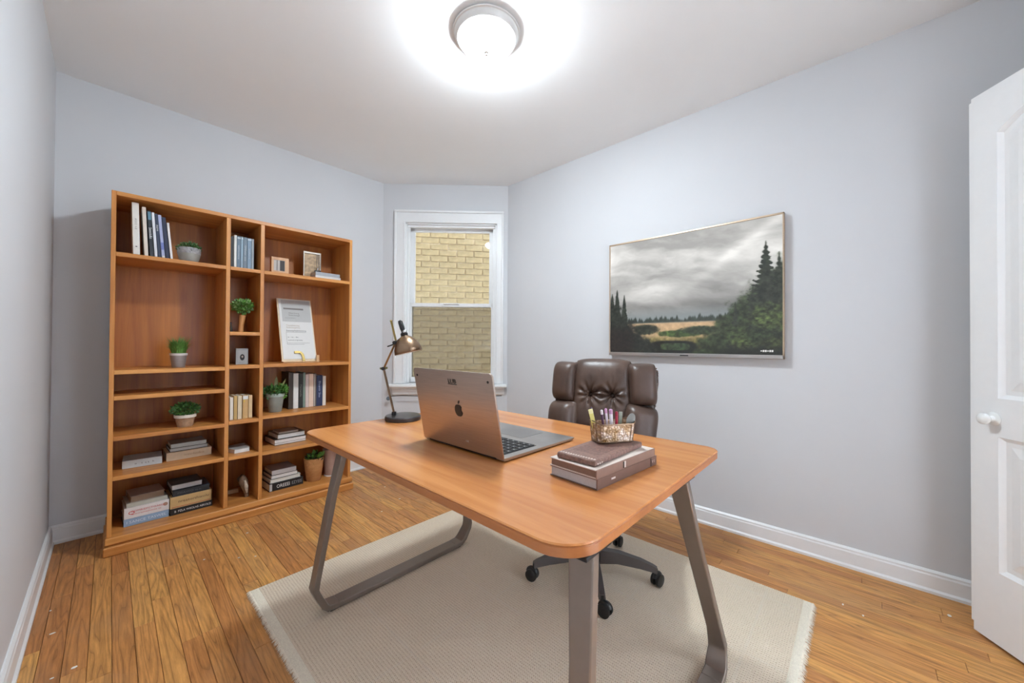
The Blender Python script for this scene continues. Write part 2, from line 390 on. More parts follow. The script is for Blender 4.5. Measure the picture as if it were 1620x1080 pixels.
# jamb liner and stops
m = MB(); m.box(OX0-.001, OX0+.012, 0, T, OZ0-.02, OZ1).box(OX1-.012, OX1+.001, 0, T, OZ0-.02, OZ1).box(OX0, OX1, 0, T, OZ1-.012, OZ1+.001).box(OX0, OX1, .02, T, OZ0-.02, OZ0)
m.rbox(OX0+.012, OX0+.034, .03, .05, OZ0, OZ1-.012, .002).rbox(OX1-.034, OX1-.012, .03, .05, OZ0, OZ1-.012, .002).rbox(OX0+.012, OX1-.012, .02, .05, OZ1-.034, OZ1-.010, .004)
wp('jamb', m)
GL = glass((250, 250, 248), .97)
def sash(name, x0, x1, z0, z1, y0, y1, st, top, bot):
    m = MB(); m.rbox(x0, x0+st, y0, y1, z0, z1, .003).rbox(x1-st, x1, y0, y1, z0, z1, .003).rbox(x0, x1, y0, y1, z1-top, z1, .003).rbox(x0, x1, y0, y1, z0, z0+bot, .003)
    o = wp(name, m)
    g = MB().box(x0+st-.003, x1-st+.003, (y0+y1)/2-.002, (y0+y1)/2+.002, z0+bot-.003, z1-top+.003).build('pane', GL, o, smooth=False)
    return o
sash('upper_sash', OX0+.014, OX1-.014, 1.44, OZ1-.012, .088, .118, .055, .045, .034)
sash('lower_sash', OX0+.014, OX1-.014, OZ0, 1.475, .052, .082, .034, .034, .05)
m = MB(); m.box(OX0+.03, OX1-.03, .128, .131, OZ0+.01, 1.46); wp('insect_screen', m, mesh_screen(), smooth=False)
m = MB()
for a in ((OX0+.03, OX0+.045, OZ0+.01, 1.46), (OX1-.045, OX1-.03, OZ0+.01, 1.46)): m.box(a[0], a[1], .124, .136, a[2], a[3])
m.box(OX0+.03, OX1-.03, .124, .136, 1.448, 1.462).box(OX0+.03, OX1-.03, .124, .136, OZ0+.01, OZ0+.024)
wp('screen_frame', m, plain((150, 146, 138), .5), smooth=False)
m = MB().rbox(.55, .69, .04, .053, 1.462, 1.475, .003); wp('sash_lock', m)

# cord with round knob tucked under the sill
kc = thing('blind_cord', 'thin dark cord ending in a round grey knob under the window sill', 'cord', FM @ Vector((.075, -.055, .60)), ang)
MB().tube([(.0, 0, .012), (.03, 0, .022), (.12, 0, .026), (.30, .0, .0225), (.6, .0, .0235), (.9, 0, .0225), (1.02, 0, .026)], .0035, 6).build('cord', DARKM, kc)
MB().sphere((0, 0, 0), .018, 14, 8).build('knob', plain((104, 112, 120), .4), kc)
for q in (.3, .9): MB().box(q-.004, q+.004, -.002, .045, .024, .030).build('clip', TRIM, kc)

# neighbour's painted brick wall outside
BM_ = FM @ Matrix.Translation((.62, 1.18, 0)) @ Matrix.Rotation(R(7), 4, 'Z')
nb = MB().box(-2.4, 2.4, .012, .25, -1.0, 4.4).build('neighbour_wall', plain((232, 218, 190), .95, 0, .10, 9, .4), smooth=False)
nb.matrix_world = BM_; tag(nb, 'sunlit beige painted brick wall outside the window', 'brick wall')
BRK = plain((192, 174, 136), .95, 0, .22, 16, 1.0)
bme = []
for k in range(6):
    mb = MB(); j = lambda: random.uniform(-.004, .004)
    mb.box(-.099+j(), .099+j(), random.uniform(-.008, .002), .03, -.0295+j()*.8, .0295+j()*.8)
    bo = mb.build('brick_shape', BRK, smooth=False); bme.append(bo.data); bpy.data.objects.remove(bo)
nbk = 0
for r_ in range(36):
    for c_ in range(8):
        o = bpy.data.objects.new('brick', bme[random.randrange(6)]); C.objects.link(o); o.parent = nb
        o.location = (-.82+c_*.212+(.106 if r_ % 2 else 0), random.uniform(-.004, .004), .3+r_*.0735); nbk += 1
st = MB()
for r_ in range(-17, 56):
    for c_ in range(-7, 15):
        if 0 <= r_ < 36 and 0 <= c_ < 8: continue
        x = -.82+c_*.212+(.106 if r_ % 2 else 0); z = .3+r_*.0735
        if abs(x) < 2.3: st.box(x-.1, x+.1, -.003, .03, z-.031, z+.031)
o = st.build('outer_bricks', BRK, nb, smooth=False); o['kind'] = 'stuff'

# ------------------------------------------------------------------ door
da = math.atan2(.572, .82); DW = .756
dr = bpy.data.objects.new('door_1', None); C.objects.link(dr); dr.location = (2.262-.82*DW, -.32-.572*DW, .014); dr.rotation_euler = (0, 0, da)
struct(dr, 'white two panel arched door standing open at the right edge', 'door')
DT = .035; DHt = 2.036; sx0, sx1 = .085, DW-.085
z1a, z1b, z2a, z2b = .262, .752, .892, 1.86
def arch(x): t = (x-sx0)/(sx1-sx0); return z2b+.10*math.sin(math.pi*t)**.85 if 0 < t < 1 else z2b
xs = [sx0+(sx1-sx0)*i/20 for i in range(21)]
m = MB().box(0, sx0, -DT, 0, 0, DHt).box(sx1, DW, -DT, 0, 0, DHt).box(sx0, sx1, -DT, 0, 0, z1a).box(sx0, sx1, -DT, 0, z1b, z2a)
for i in range(20):
    m.add([(xs[i], -DT, arch(xs[i])), (xs[i+1], -DT, arch(xs[i+1])), (xs[i+1], -DT, DHt), (xs[i], -DT, DHt), (xs[i], 0, arch(xs[i])), (xs[i+1], 0, arch(xs[i+1])), (xs[i+1], 0, DHt), (xs[i], 0, DHt)],
          [(0,1,2,3), (7,6,5,4), (0,4,5,1), (3,2,6,7)])
m.build('slab', TRIM, dr, smooth=False)
MB().rbox(DW, DW+.012, -DT+.002, -.002, .03, DHt-.012, .002).build('edge_strip', TRIM, dr)
def panel(poly):
    def inset(p, d):
        out = []; n = len(p)
        for i in range(n):
            a = Vector(p[i-1]); b = Vector(p[i]); c = Vector(p[(i+1) % n])
            n1 = (b-a).normalized(); n2 = (c-b).normalized(); n1 = Vector((-n1.y, n1.x)); n2 = Vector((-n2.y, n2.x))
            out.append(tuple(b+(n1+n2)*d/(1+n1.dot(n2))))
        return out
    P0 = poly; P1 = inset(poly, .014); P2 = inset(poly, .03); P3 = inset(poly, .062)
    vs = []; fs = []; n = len(poly)
    for P, y in ((P0, -.001), (P1, -.011), (P2, -.011), (P3, -.003)): vs += [(a, y, b) for a, b in P]
    for k in range(3):
        for i in range(n): j = (i+1) % n; fs.append((k*n+i, k*n+j, (k+1)*n+j, (k+1)*n+i))
    fs.append(tuple(range(3*n, 4*n)))
    MB().add(vs, fs).build('panel', TRIM, dr, angle=12)
panel([(sx0, z1a), (sx1, z1a), (sx1, z1b), (sx0, z1b)])
panel([(sx0, z2a), (sx1, z2a)] + [(x, arch(x)) for x in reversed(xs)])
MB().box(sx0, sx1, -DT+.004, -.013, z1a, z2b+.1).build('core', TRIM, dr, smooth=False)
kM = Matrix.Translation((DW-.072, 0, .815)) @ Matrix.Rotation(R(-90), 4, 'X')
MB().lathe([(0, .0), (.024, 0), (.025, .003), (.012, .007), (.009, .016), (.014, .022), (.0205, .030), (.020, .038), (.012, .044), (0, .0455)], 24, kM).build('knob', plain((236, 237, 236), .25), dr)
for z in (.2, 1.0, 1.8): MB().tube([(0, .004, z), (0, .004, z+.09)], .006, 8).build('hinge', CHROME, dr)

# ------------------------------------------------------------------ ceiling light
cl = thing('ceiling_light', 'round flush ceiling light with nickel rim and glowing frosted dome', 'ceiling light', (1.195, 1.285, H-.004))
MB().lathe([(.0, 0), (.152, 0), (.157, -.004), (.156, -.010), (.150, -.012), (.147, -.022), (.142, -.026), (.139, -.034), (.132, -.037), (.125, -.034)], 56, None).build('rim', plain((232, 232, 230), .3, .1, .02), cl, angle=50)
dome = [(.129, -.030)] + [(.127*math.cos(a), -.034-.060*math.sin(a)) for a in [R(5*i) for i in range(0, 18)]] + [(.0, -.094)]
MB().lathe(dome, 56).build('dome', emit((234, 247, 255), LAMP), cl)
MB().lathe([(0, -.090), (.009, -.092), (.012, -.096), (.006, -.100), (.007, -.106), (.0, -.112)], 16).build('finial', brushed((200, 200, 198), .3), cl)
# added unseen lamp, sends fill light in through the doorway
hl = thing('hall_fill_light', 'added round frosted fill lamp in the unseen hall behind the camera', 'ceiling light', (2.42, -1.45, H-.004))
MB().lathe([(0, 0), (.15, 0), (.15, -.03), (.14, -.035)], 32).build('rim', CHROME, hl)
MB().lathe([(.138, -.03)] + [(.135*math.cos(R(6*i)), -.034-.06*math.sin(R(6*i))) for i in range(0, 15)] + [(0, -.094)], 32).build('dome', emit((236, 246, 255), HALL_FILL), hl)

# ------------------------------------------------------------------ bookcase
BX0, BX1, BY, BYB, BZ = -.002, 1.2466, 2.818, 3.172, 1.877
TH = .022
bc = thing('bookcase', 'wide honey oak bookcase with three columns of open shelves', 'bookcase', (0, 0, 0))
def bp(name, mat, *b, r=.0015): return MB().rbox(*b, r).build(name, mat, bc)
bp('side_panel', OAK_Z, BX0, BX0+.018, BY, BYB, .055, BZ); bp('side_panel', OAK_Z, BX1-.020, BX1, BY, BYB, .055, BZ)
bp('top_panel', OAK_X, BX0+.018, BX1-.020, BY, BYB, BZ-TH, BZ)
D1, D2 = (.477, .498), (.655, .676)
for d in (D1, D2): bp('divider', OAK_Z, d[0], d[1], BY+.001, BYB-.012, .0895, BZ-TH)
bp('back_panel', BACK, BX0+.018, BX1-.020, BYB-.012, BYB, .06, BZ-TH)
bp('bottom_panel', OAK_X, BX0-.006, BX1+.008, BY-.018, BYB, .056, .0895, r=.003)
bp('plinth', OAK_X, BX0+.004, BX1-.004, BY-.004, BYB-.02, .044, .057)
bp('plinth', OAK_X, BX0-.012, BX1+.014, BY-.026, BYB, .0, .046, r=.004)
Ls = dict(l1=1.561, l2=.946, l3=.812, l4=.602, l5=.397); Ms = dict(m1=1.561, m2=1.161, m3=.953, m4=.611, m5=.395); Rs = dict(r1=1.561, r2=.956, r3=.622, r5=.389)
for z in Ls.values(): bp('shelf', OAK_X, BX0+.018, D1[0], BY, BYB-.012, z-TH, z)
for z in Ms.values(): bp('shelf', OAK_X, D1[1], D2[0], BY, BYB-.012, z-TH, z)
for z in Rs.values(): bp('shelf', OAK_X, D2[1], BX1-.020, BY, BYB-.012, z-TH, z)
DECK = .0895; E_ = .0004

# ------------------------------------------------------------------ books
def book(label, T_, Dp, Ln, cover, loc, stand=True, tilt=0, rotz=0, pages=None, spine_front=True, band=None, group=None, name='book', curve=0, spine=None):
    """spine on local -Y (or +Y when turned); T_ thickness, Dp depth, Ln height/length."""
    t = thing(name, label, 'book', loc, 0, group, rot=(0, R(tilt), R(rotz)))
    ct = min(.0028, T_*.16)
    mp = {True: lambda a, b, c: (a, b, c), False: lambda a, b, c: (c, b, a)}[stand]    # (thickness, depth, length)
    def bx(mb, a0, a1, b0, b1, c0, c1, r=.0008):
        if not spine_front: b0, b1 = Dp-b1, Dp-b0
        p, q = mp(a0, b0, c0), mp(a1, b1, c1)
        return mb.rbox(min(p[0], q[0]), max(p[0], q[0]), min(p[1], q[1]), max(p[1], q[1]), min(p[2], q[2]), max(p[2], q[2]), r)
    cm = plain(cover, .5, 0, .05, 40) if isinstance(cover, tuple) else cover
    mb = MB(); bx(mb, 0, ct, 0, Dp, 0, Ln); bx(mb, T_-ct, T_, 0, Dp, 0, Ln); mb.build('cover', cm, t)
    sp = MB(); bx(sp, 0, T_, -.0012, ct, 0, Ln, .0012); spo = sp.build('spine', plain(spine, .5, 0, .05, 40) if spine else cm, t)
    pg = MB(); bx(pg, ct*.98, T_-ct*.98, ct, Dp-.003, .003, Ln-.003, .0003); pg.build('pages', plain(pages, .8, 0, .05, 200) if pages else PAGES, t)
    if band:
        for (c0, c1, col) in band:
            q = MB(); bx(q, .001, T_-.001, -.0019, -.0010, Ln*c0, Ln*c1, .0003); q.build('spine_band', plain(col, .5), t)
    return t
def vtext(b, s, T_, Ln, mat, frac=.5, size=None, sx=1):      # lettering down an upright spine
    text('lettering', s, size or T_*.62, mat, b, (T_/2, -.0021, Ln*frac), (R(90), R(90), 0), sx=sx)
def ftext(b, s, T_, Ln, mat, frac=.5, size=None, sx=1, y=-.0021, zf=.5):
    text('lettering', s, size or T_*.62, mat, b, (Ln*frac, y, T_*zf), (R(90), 0, 0), sx=sx)

z = Ls['l1']+E_; y0 = 2.862
G1 = 'books leaning on the top left shelf'
top = [(.080, .027, .284, -1.6, (232, 228, 220), 'tall thick white book standing at the left end of the top shelf'),
       (.1240, .0155, .270, -2.8, (226, 214, 200), 'slim cream book leaning beside the tall thick white book'),
       (.1455, .0160, .254, -3.3, (38, 44, 50), 'black spined book with teal top and white scribbled print, top left shelf'),
       (.1650, .0115, .250, -3.8, (228, 230, 236), 'thin white book leaning between two dark spines, top left shelf'),
       (.1790, .0120, .246, -4.2, (52, 62, 84), 'dark slate blue book leaning on the top left shelf'),
       (.1935, .0140, .243, -4.6, (168, 174, 206), 'lavender blue book leaning on the top left shelf'),
       (.2100, .0170, .234, -5.0, (36, 42, 66), 'navy book leaning behind the short white one, top left shelf'),
       (.2300, .0100, .207, -5.2, (240, 234, 232), 'short thin white book at the right end of the leaning row')]
tb = []
for x, t_, h_, tl, col, lab in top: tb.append(book(lab, t_, .17, h_, col, (x, y0, z), True, tl, group=G1))
vtext(tb[0], 'H I I I I  = /I', .027, .284, plain((120, 116, 112), .6), .60, .012)
MB().box(.010, .017, -.0024, -.0012, .046, .050).build('publisher_mark', INK, tb[0])
vtext(tb[2], 'Sxeoia&s', .0165, .254, WHITEINK, .52, .017)
MB().box(.002, .0150, -.0024, -.0010, .205, .248).build('spine_band', plain((96, 138, 158), .5), tb[2])
vtext(tb[4], 'AleHrk', .0125, .246, WHITEINK, .68, .012)
MB().box(.001, .0135, -.0024, -.0010, .004, .016).build('spine_band', plain((226, 222, 216), .5), tb[5])
MB().box(.001, .0135, -.0024, -.0010, .05, .09).build('spine_band', plain((104, 116, 176), .5), tb[5])

# middle column, top: slate blue set
z = Ms['m1']+E_; x = .5035; G2 = 'slate blue set on the top middle shelf'
for i, (t_, h_, col, lab) in enumerate([(.0175, .196, (40, 40, 44), 'black book at the left end of the slate blue set'),
        (.0135, .206, (226, 226, 222), 'white spine second in the slate blue set'),
        (.0190, .203, (104, 122, 138), 'grey blue speckled spine right of the white one'),
        (.0120, .203, (148, 170, 186), 'thin pale blue spine third from the right in the slate blue set'),
        (.0195, .203, (112, 126, 138), 'wide slate spine with light text in the top middle cube'),
        (.0215, .201, (124, 146, 166), 'light steel blue spine, second from right in the top middle cube'),
        (.0120, .200, (150, 160, 166), 'narrow pale grey spine at the right end of the top middle cube')]):
    b = book(lab, t_, .15, h_, col, (x, 2.862, z), True, 0, group=G2); x += t_+.0014
    if i in (2, 4, 5): vtext(b, ['', '', 'xalmosvene', '', 'GREatan sew', 'ovelatine'][i], t_, h_, plain((200, 208, 214), .6), .5, .011, 1.7)
    if i in (2, 3, 5): MB().box(.0012, t_-.0012, -.0024, -.001, .186, .195).build('spine_band', plain((196, 206, 212), .5), b)

# middle column: cream row
z = Ms['m4']+E_; G3 = 'cream books in the middle cube'
for i, (x, t_, h_, col, lab) in enumerate([(.5120, .0165, .140, (236, 231, 220), 'white book at the left end of the cream row in the middle cube'),
        (.5320, .0175, .148, (196, 164, 104), 'mustard spine second in the cream row in the middle cube'),
        (.5520, .0215, .147, (222, 206, 176), 'speckled ivory spine in the centre of the cream row'),
        (.5780, .0290, .147, (206, 168, 112), 'wide tan spine with white label in the cream row'),
        (.6095, .0195, .145, (222, 192, 148), 'peach tan spine at the right end of the cream row')]):
    b = book(lab, t_, .13, h_, col, (x, 2.868, z), True, 0, group=G3)
    if i == 3:
        MB().box(.001, t_-.001, -.0024, -.001, .122, .143).build('spine_label', WHITEINK, b)
        MB().box(.006, .010, -.0024, -.001, .104, .116).build('publisher_mark', plain((220, 190, 40), .5), b)

# right column: tall row
z = Rs['r3']+E_; G4 = 'tall books on the right middle shelf'
x = .868
for i, (t_, h_, col, lab) in enumerate([(.0300, .262, (66, 56, 48), 'dark brown book at the left end of the tall right hand row'),
        (.0330, .252, (232, 230, 224), 'wide white spine beside the dark brown book, right column'),
        (.0290, .252, (44, 46, 44), 'black mottled spine right of the wide white one, right column'),
        (.0150, .256, (132, 150, 138), 'narrow grey green spine in the tall right hand row'),
        (.0220, .242, (214, 196, 188), 'dusty pink spine in the tall right hand row'),
        (.0320, .244, (232, 206, 186), 'wide peach spine in the tall right hand row'),
        (.0180, .244, (122, 112, 104), 'taupe spine left of the navy one, right column'),
        (.0430, .230, (44, 56, 92), 'thick navy spine in the tall right hand row'),
        (.0230, .222, (230, 222, 208), 'cream spine at the right end of the tall right hand row')]):
    b = book(lab, t_, .16, h_, col, (x, 2.975, z), True, 0, group=G4)
    if i == 7: vtext(b, 'Eloanir Sto', t_, h_, plain((176, 190, 220), .6), .55, .02, 1.4)
    if i == 2: vtext(b, 'Marnwolle', t_, h_, plain((130, 130, 120), .6), .5, .016, 1.3)
    if i == 6: MB().box(.003, .007, -.0024, -.001, .004, h_-.004).build('spine_band', PAGES, b)
    x += t_+.0012

def flat(label, Ln, Dp, T_, cover, x, y, z, rotz=0, **k): return book(label, T_, Dp, Ln, cover, (x, y, z), False, 0, rotz, **k)
# left column, fifth shelf
z = Ls['l5']+E_
b = flat('pale grey paperback lying flat at the left of the second lowest shelf', .160, .15, .042, (178, 184, 186), .052, 2.952, z, -3, spine=(206, 212, 214))
ftext(b, 'o    c  c s   h', .042, .160, INK, .55, .014, 1.1)
b = flat('thick cream book at the bottom of the pair on the second lowest shelf', .208, .17, .048, (222, 200, 170), .231, 2.958, z, 2)
ftext(b, 'nreerfesi&tb', .048, .208, plain((190, 158, 122), .6), .6, .016, 1.2)
b = flat('dark covered book between cream and pale grey books on second lowest shelf', .178, .15, .022, (84, 84, 80), .246, 2.965, z+.0484, 2, spine_front=False, pages=(196, 200, 198))
b = flat('pale grey book topmost on the second lowest shelf', .165, .14, .023, (168, 176, 174), .25, 2.968, z+.0708, 2, spine=(186, 194, 192))
# left column, bottom: left stack
z = DECK+E_
b = flat('light blue spine with white letters at the bottom of the left floor stack', .182, .18, .040, (30, 32, 36), .060, 2.915, z, 2, spine=(146, 172, 202)); ftext(b, 'I SANCE TASWEL', .040, .182, plain((214, 226, 238), .6), .5, .020, 1.05)
z += .0404
b = flat('thick white book with red lettering in the left floor stack', .182, .18, .058, (232, 226, 224), .061, 2.915, z, 2)
RED = plain((206, 70, 70), .6)
ftext(b, 'Q', .058, .182, RED, .16, .026, 1.3, zf=.5); ftext(b, 'COMRIEFCTOAESE', .058, .182, plain((214, 110, 108), .6), .52, .0135, 1.2, zf=.62); ftext(b, 'lncromathonte sa', .058, .182, plain((214, 130, 126), .6), .52, .0125, 1.2, zf=.36)
MB().lathe([(.0, 0), (.010, 0), (.010, .0006), (0, .0006)], 18, Matrix.Translation((.166, -.0012, .036)) @ Matrix.Rotation(R(90), 4, 'X')).build('publisher_mark', plain((176, 140, 120), .6), b)
z += .0584
b = flat('pale sage covered book under the taupe box book in the left floor stack', .166, .17, .022, (188, 186, 174), .070, 2.920, z, 4)
z += .0224
b = flat('taupe book lying on top of the left floor stack', .140, .155, .034, (168, 150, 138), .085, 2.925, z, 5, pages=(150, 128, 108), spine_front=False)
# left column, bottom: right stack
z = DECK+E_
b = flat('black book with white lettering at the bottom of the right floor stack', .194, .19, .036, (28, 28, 30), .246, 2.915, z, 2); ftext(b, 'B  PZLA WIIOLNS AEKOLD', .036, .194, WHITEINK, .53, .0165, .85)
z += .0364
b = flat('thick gold and cream book above the black one in the right floor stack', .190, .185, .066, (214, 184, 134), .246, 2.918, z, 2, spine=(206, 172, 118)); ftext(b, 'nreatorthwolu', .066, .19, plain((120, 92, 60), .6), .56, .022, 1.1, zf=.55)
MB().box(.008, .182, -.0024, -.0008, .006, .0085).build('spine_band', plain((190, 80, 60), .6), b)
z += .0664
b = flat('black shiny book with blue corner in the right floor stack', .168, .175, .034, (40, 44, 50), .258, 2.922, z, 1); ftext(b, 'MEAWO m.n.', .034, .168, plain((86, 92, 96), .5), .45, .016, 1.2)
MB().rbox(.128, .1685, -.0024, .17, .0335, .0352, .0006).build('corner_wrap', plain((70, 84, 108), .35), b)
z += .0344+.001
b = flat('dark grey book with white page edges on top of the right floor stack', .142, .15, .031, (74, 80, 84), .252, 2.93, z, 3, spine_front=False, pages=(206, 208, 210)); 
text('lettering', 'onAnthomes', .03, plain((112, 118, 120), .6), b, (.072, .07, .0313), (0, 0, 0), sx=.8)
# middle column, fifth: soft booklet
z = Ms['m5']+E_
bk = thing('booklet', 'small grey covered booklet with white pages in the middle cube', 'booklet', (.528, 2.875, z), R(5))
def softslab(w_, d_, z0, z1, name, mat, par, curl=.006, n=8):
    vs = []; fs = []
    for k, zz in enumerate((z0, z1)):
        for i in range(n+1):
            for jj in range(n+1):
                u = i/n; v = jj/n; r_ = .012*(1-min(1, v*3))
                vs.append((u*w_+(r_*(1-2*u)), v*d_, zz+curl*(u*u*.6+.5*(1-v)*(1-u))*(k*.6+.2)))
    q = (n+1)*(n+1)
    for i in range(n):
        for jj in range(n):
            a = i*(n+1)+jj; fs.append((a, a+n+1, a+n+2, a+1)); fs.append((q+a, q+a+1, q+a+n+2, q+a+n+1))
    for i in range(n):
        for (a, b_) in ((i*(n+1), (i+1)*(n+1)), (i*(n+1)+n, (i+1)*(n+1)+n), (i, i+1), (n*(n+1)+i, n*(n+1)+i+1)): fs.append((a, b_, q+b_, q+a))
    return MB().add(vs, fs).build(name, mat, par)
softslab(.104, .15, .0, .021, 'pages', plain((236, 236, 234), .7), bk); softslab(.105, .152, .0212, .0228, 'cover', plain((176, 172, 168), .6), bk)
# right column, fifth shelf: three lying
z = Rs['r5']+E_
b = flat('white paged book with thin black cover at the base of the right column stack', .204, .20, .040, (58, 54, 50), .772, 2.925, z, 3, spine_front=False, pages=(232, 226, 222))
MB().box(.002, .202, .0012, .004, .014, .0155).build('page_gap', INK, b)
z += .0404
b = flat('white paged book with olive cover in the middle of the right column stack', .178, .18, .032, (96, 96, 84), .792, 2.930, z, 4, spine_front=False, pages=(222, 222, 220))
z += .0324
b = flat('small taupe pamphlet on top of the right column stack', .125, .13, .014, (150, 138, 128), .80, 2.938, z, 2)
# right column, deck: four lying
z = DECK+E_
b = flat('thick black book with big white letters at the bottom of the right column', .214, .21, .052, (26, 26, 28), .738, 2.905, z, 3); ftext(b, 'OREEEI', .052, .214, WHITEINK, .40, .033, .8); ftext(b, 'EZYEIS', .052, .214, plain((150, 150, 154), .6), .80, .030, .75)
MB().box(.002, .017, -.0024, -.001, .003, .049).build('spine_label', plain((196, 196, 196), .6), b)
z += .0524
b = flat('ivory paged book lying on the thick black lettered book', .192, .19, .024, (206, 202, 190), .746, 2.912, z, 4, spine_front=False)
z += .0244
b = flat('wavy white paged book third up beside the wooden pot', .166, .17, .027, (60, 58, 56), .752, 2.915, z, 3, spine_front=False, pages=(228, 224, 220))
z += .0274
b = flat('mauve grey softcover book on top beside the wooden pot', .152, .165, .030, (150, 142, 142), .756, 2.918, z, 2, spine=(186, 180, 178))
# right column, top: two flat thin
z = Rs['r1']+E_
b = flat('lower pale grey slim book flat on the top right shelf', .182, .15, .030, (190, 190, 192), 1.016, 2.905, z, 1, spine=(214, 212, 210))
b = flat('upper pale grey slim book flat on the top right shelf', .176, .14, .026, (166, 170, 176), 1.018, 2.91, z+.0304, 1)

# ------------------------------------------------------------------ plants
GREENS = [plain(c, .55, 0, .3, 50) for c in ((92, 140, 58), (66, 106, 52), (124, 166, 84), (146, 176, 118))]
def blades(n, r0, h0, h1, spread, w_, mat, parent, z0, name='foliage', droop=.3):
    m = MB()
    for i in range(n):
        a = random.uniform(0, 2*math.pi); rr = r0*math.sqrt(random.random()); h = random.uniform(h0, h1); b = a+random.uniform(-.7, .7)
        p = Vector((rr*math.cos(a), rr*math.sin(a), z0)); sp = spread*random.uniform(.3, 1)
        d = Vector((math.cos(b), math.sin(b), 0)); s_ = Vector((-d.y, d.x, 0))*w_/2
        q = p+d*sp*.35+Vector((0, 0, h*.6)); t = p+d*sp+Vector((0, 0, h*(1-droop*random.random())))
        m.add([p-s_, p+s_, q+s_*.9, q-s_*.9, t], [(0,1,2,3), (3,2,4)])
    o = m.build(name, mat, parent); o['kind'] = 'stuff'; return o
def leafball(n, c, r, size, mat, parent, name='foliage', flat_=.8):
    m = MB()
    for i in range(n):
        v = Vector((random.gauss(0, 1), random.gauss(0, 1), random.gauss(0, 1)*flat_)).normalized()*random.uniform(.55, 1)
        p = Vector(c)+Vector((v.x*r[0], v.y*r[1], v.z*r[2])); d = (v+Vector((random.uniform(-.6, .6), random.uniform(-.6, .6), random.uniform(-.2, .8)))).normalized()
        s_ = d.orthogonal().normalized(); s_.rotate(Matrix.Rotation(random.uniform(0, 6.28), 3, d)); k = size*random.uniform(.6, 1.2)
        m.add([p, p+d*k*.5+s_*k*.32, p+d*k, p+d*k*.5-s_*k*.32], [(0,1,2,3)])
    o = m.build(name, mat, parent); o['kind'] = 'stuff'; return o
def pot(par, prof, mat, soil_r, soil_z):
    MB().lathe(prof, 36).build('pot', mat, par)
    MB().lathe([(0, soil_z-.004), (soil_r, soil_z-.004), (soil_r, soil_z), (0, soil_z+.003)], 24).build('soil', TERR, par)
# bowl of succulents, top left
p = thing('potted_succulent', 'low green succulents in a grey speckled bowl on the top left shelf', 'potted plant', (.318, 2.945, Ls['l1']+E_))
pot(p, [(0, 0), (.030, 0), (.034, .003), (.047, .030), (.053, .058), (.054, .072)], plain((156, 154, 146), .6, 0, .1, 30), .050, .082)
MB().lathe([(.0535, .060), (.0548, .062), (.0552, .094), (.0525, .095), (.0515, .07)], 36, cap=False).build('rim_band', plain((166, 164, 166), .75, 0, .35, 90), p)
leafball(420, (0, 0, .094), (.052, .052, .030), .017, GREENS[1], p); leafball(160, (0, 0, .10), (.050, .050, .03), .015, GREENS[3], p)
# grass pot
p = thing('potted_grass', 'spiky green grass in a small tapered silver grey pot', 'potted plant', (.276, 2.935, Ls['l2']+E_))
pot(p, [(0, 0), (.029, 0), (.030, .004), (.0385, .074), (.0395, .080), (.036, .080)], plain((150, 142, 140), .35, .3, .06), .035, .074)
MB().lathe([(.0375, .070), (.0405, .070), (.0412, .082), (.036, .083)], 36, cap=False).build('rim_band', plain((208, 202, 200), .4), p)
blades(420, .030, .05, .125, .050, .0032, GREENS[0], p, .074); blades(180, .028, .05, .10, .05, .0035, GREENS[2], p, .074)
# bushy plant in wood texture pot
p = thing('potted_herb', 'dense dark green herb in a white rimmed brown pot on the fourth left shelf', 'potted plant', (.305, 2.895, Ls['l4']+E_))
pot(p, [(0, 0), (.035, 0), (.036, .003), (.045, .056)], plain((166, 132, 104), .8, 0, .25, 60, .3), .042, .056)
MB().lathe([(.0445, .052), (.050, .054), (.051, .070), (.046, .071), (.045, .058)], 36, cap=False).build('rim_band', plain((226, 214, 200), .6), p)
leafball(700, (0, 0, .098), (.064, .056, .036), .016, GREENS[1], p); leafball(200, (0, 0, .102), (.062, .054, .036), .016, GREENS[0], p)
# topiary in curved wooden vase
p = thing('topiary', 'bushy green sprig in a slim curved wooden vase', 'potted plant', (.570, 2.905, Ms['m2']+.0004))
MB().tube([(0, 0, 0.0002), (0, 0, .012), (.001, 0, .03), (.004, 0, .065), (.009, 0, .108)], [.0145, .0142, .0135, .0145, .0185], 20).build('vase', wood((170, 112, 62), (212, 156, 98), 'z', .5), p)
MB().tube([(.008, 0, .10), (.010, 0, .13), (.010, 0, .16)], .005, 6).build('stem', GREENS[1], p)
leafball(520, (.010, 0, .166), (.052, .046, .042), .019, GREENS[0], p); leafball(260, (.010, 0, .17), (.052, .046, .042), .018, GREENS[3], p)
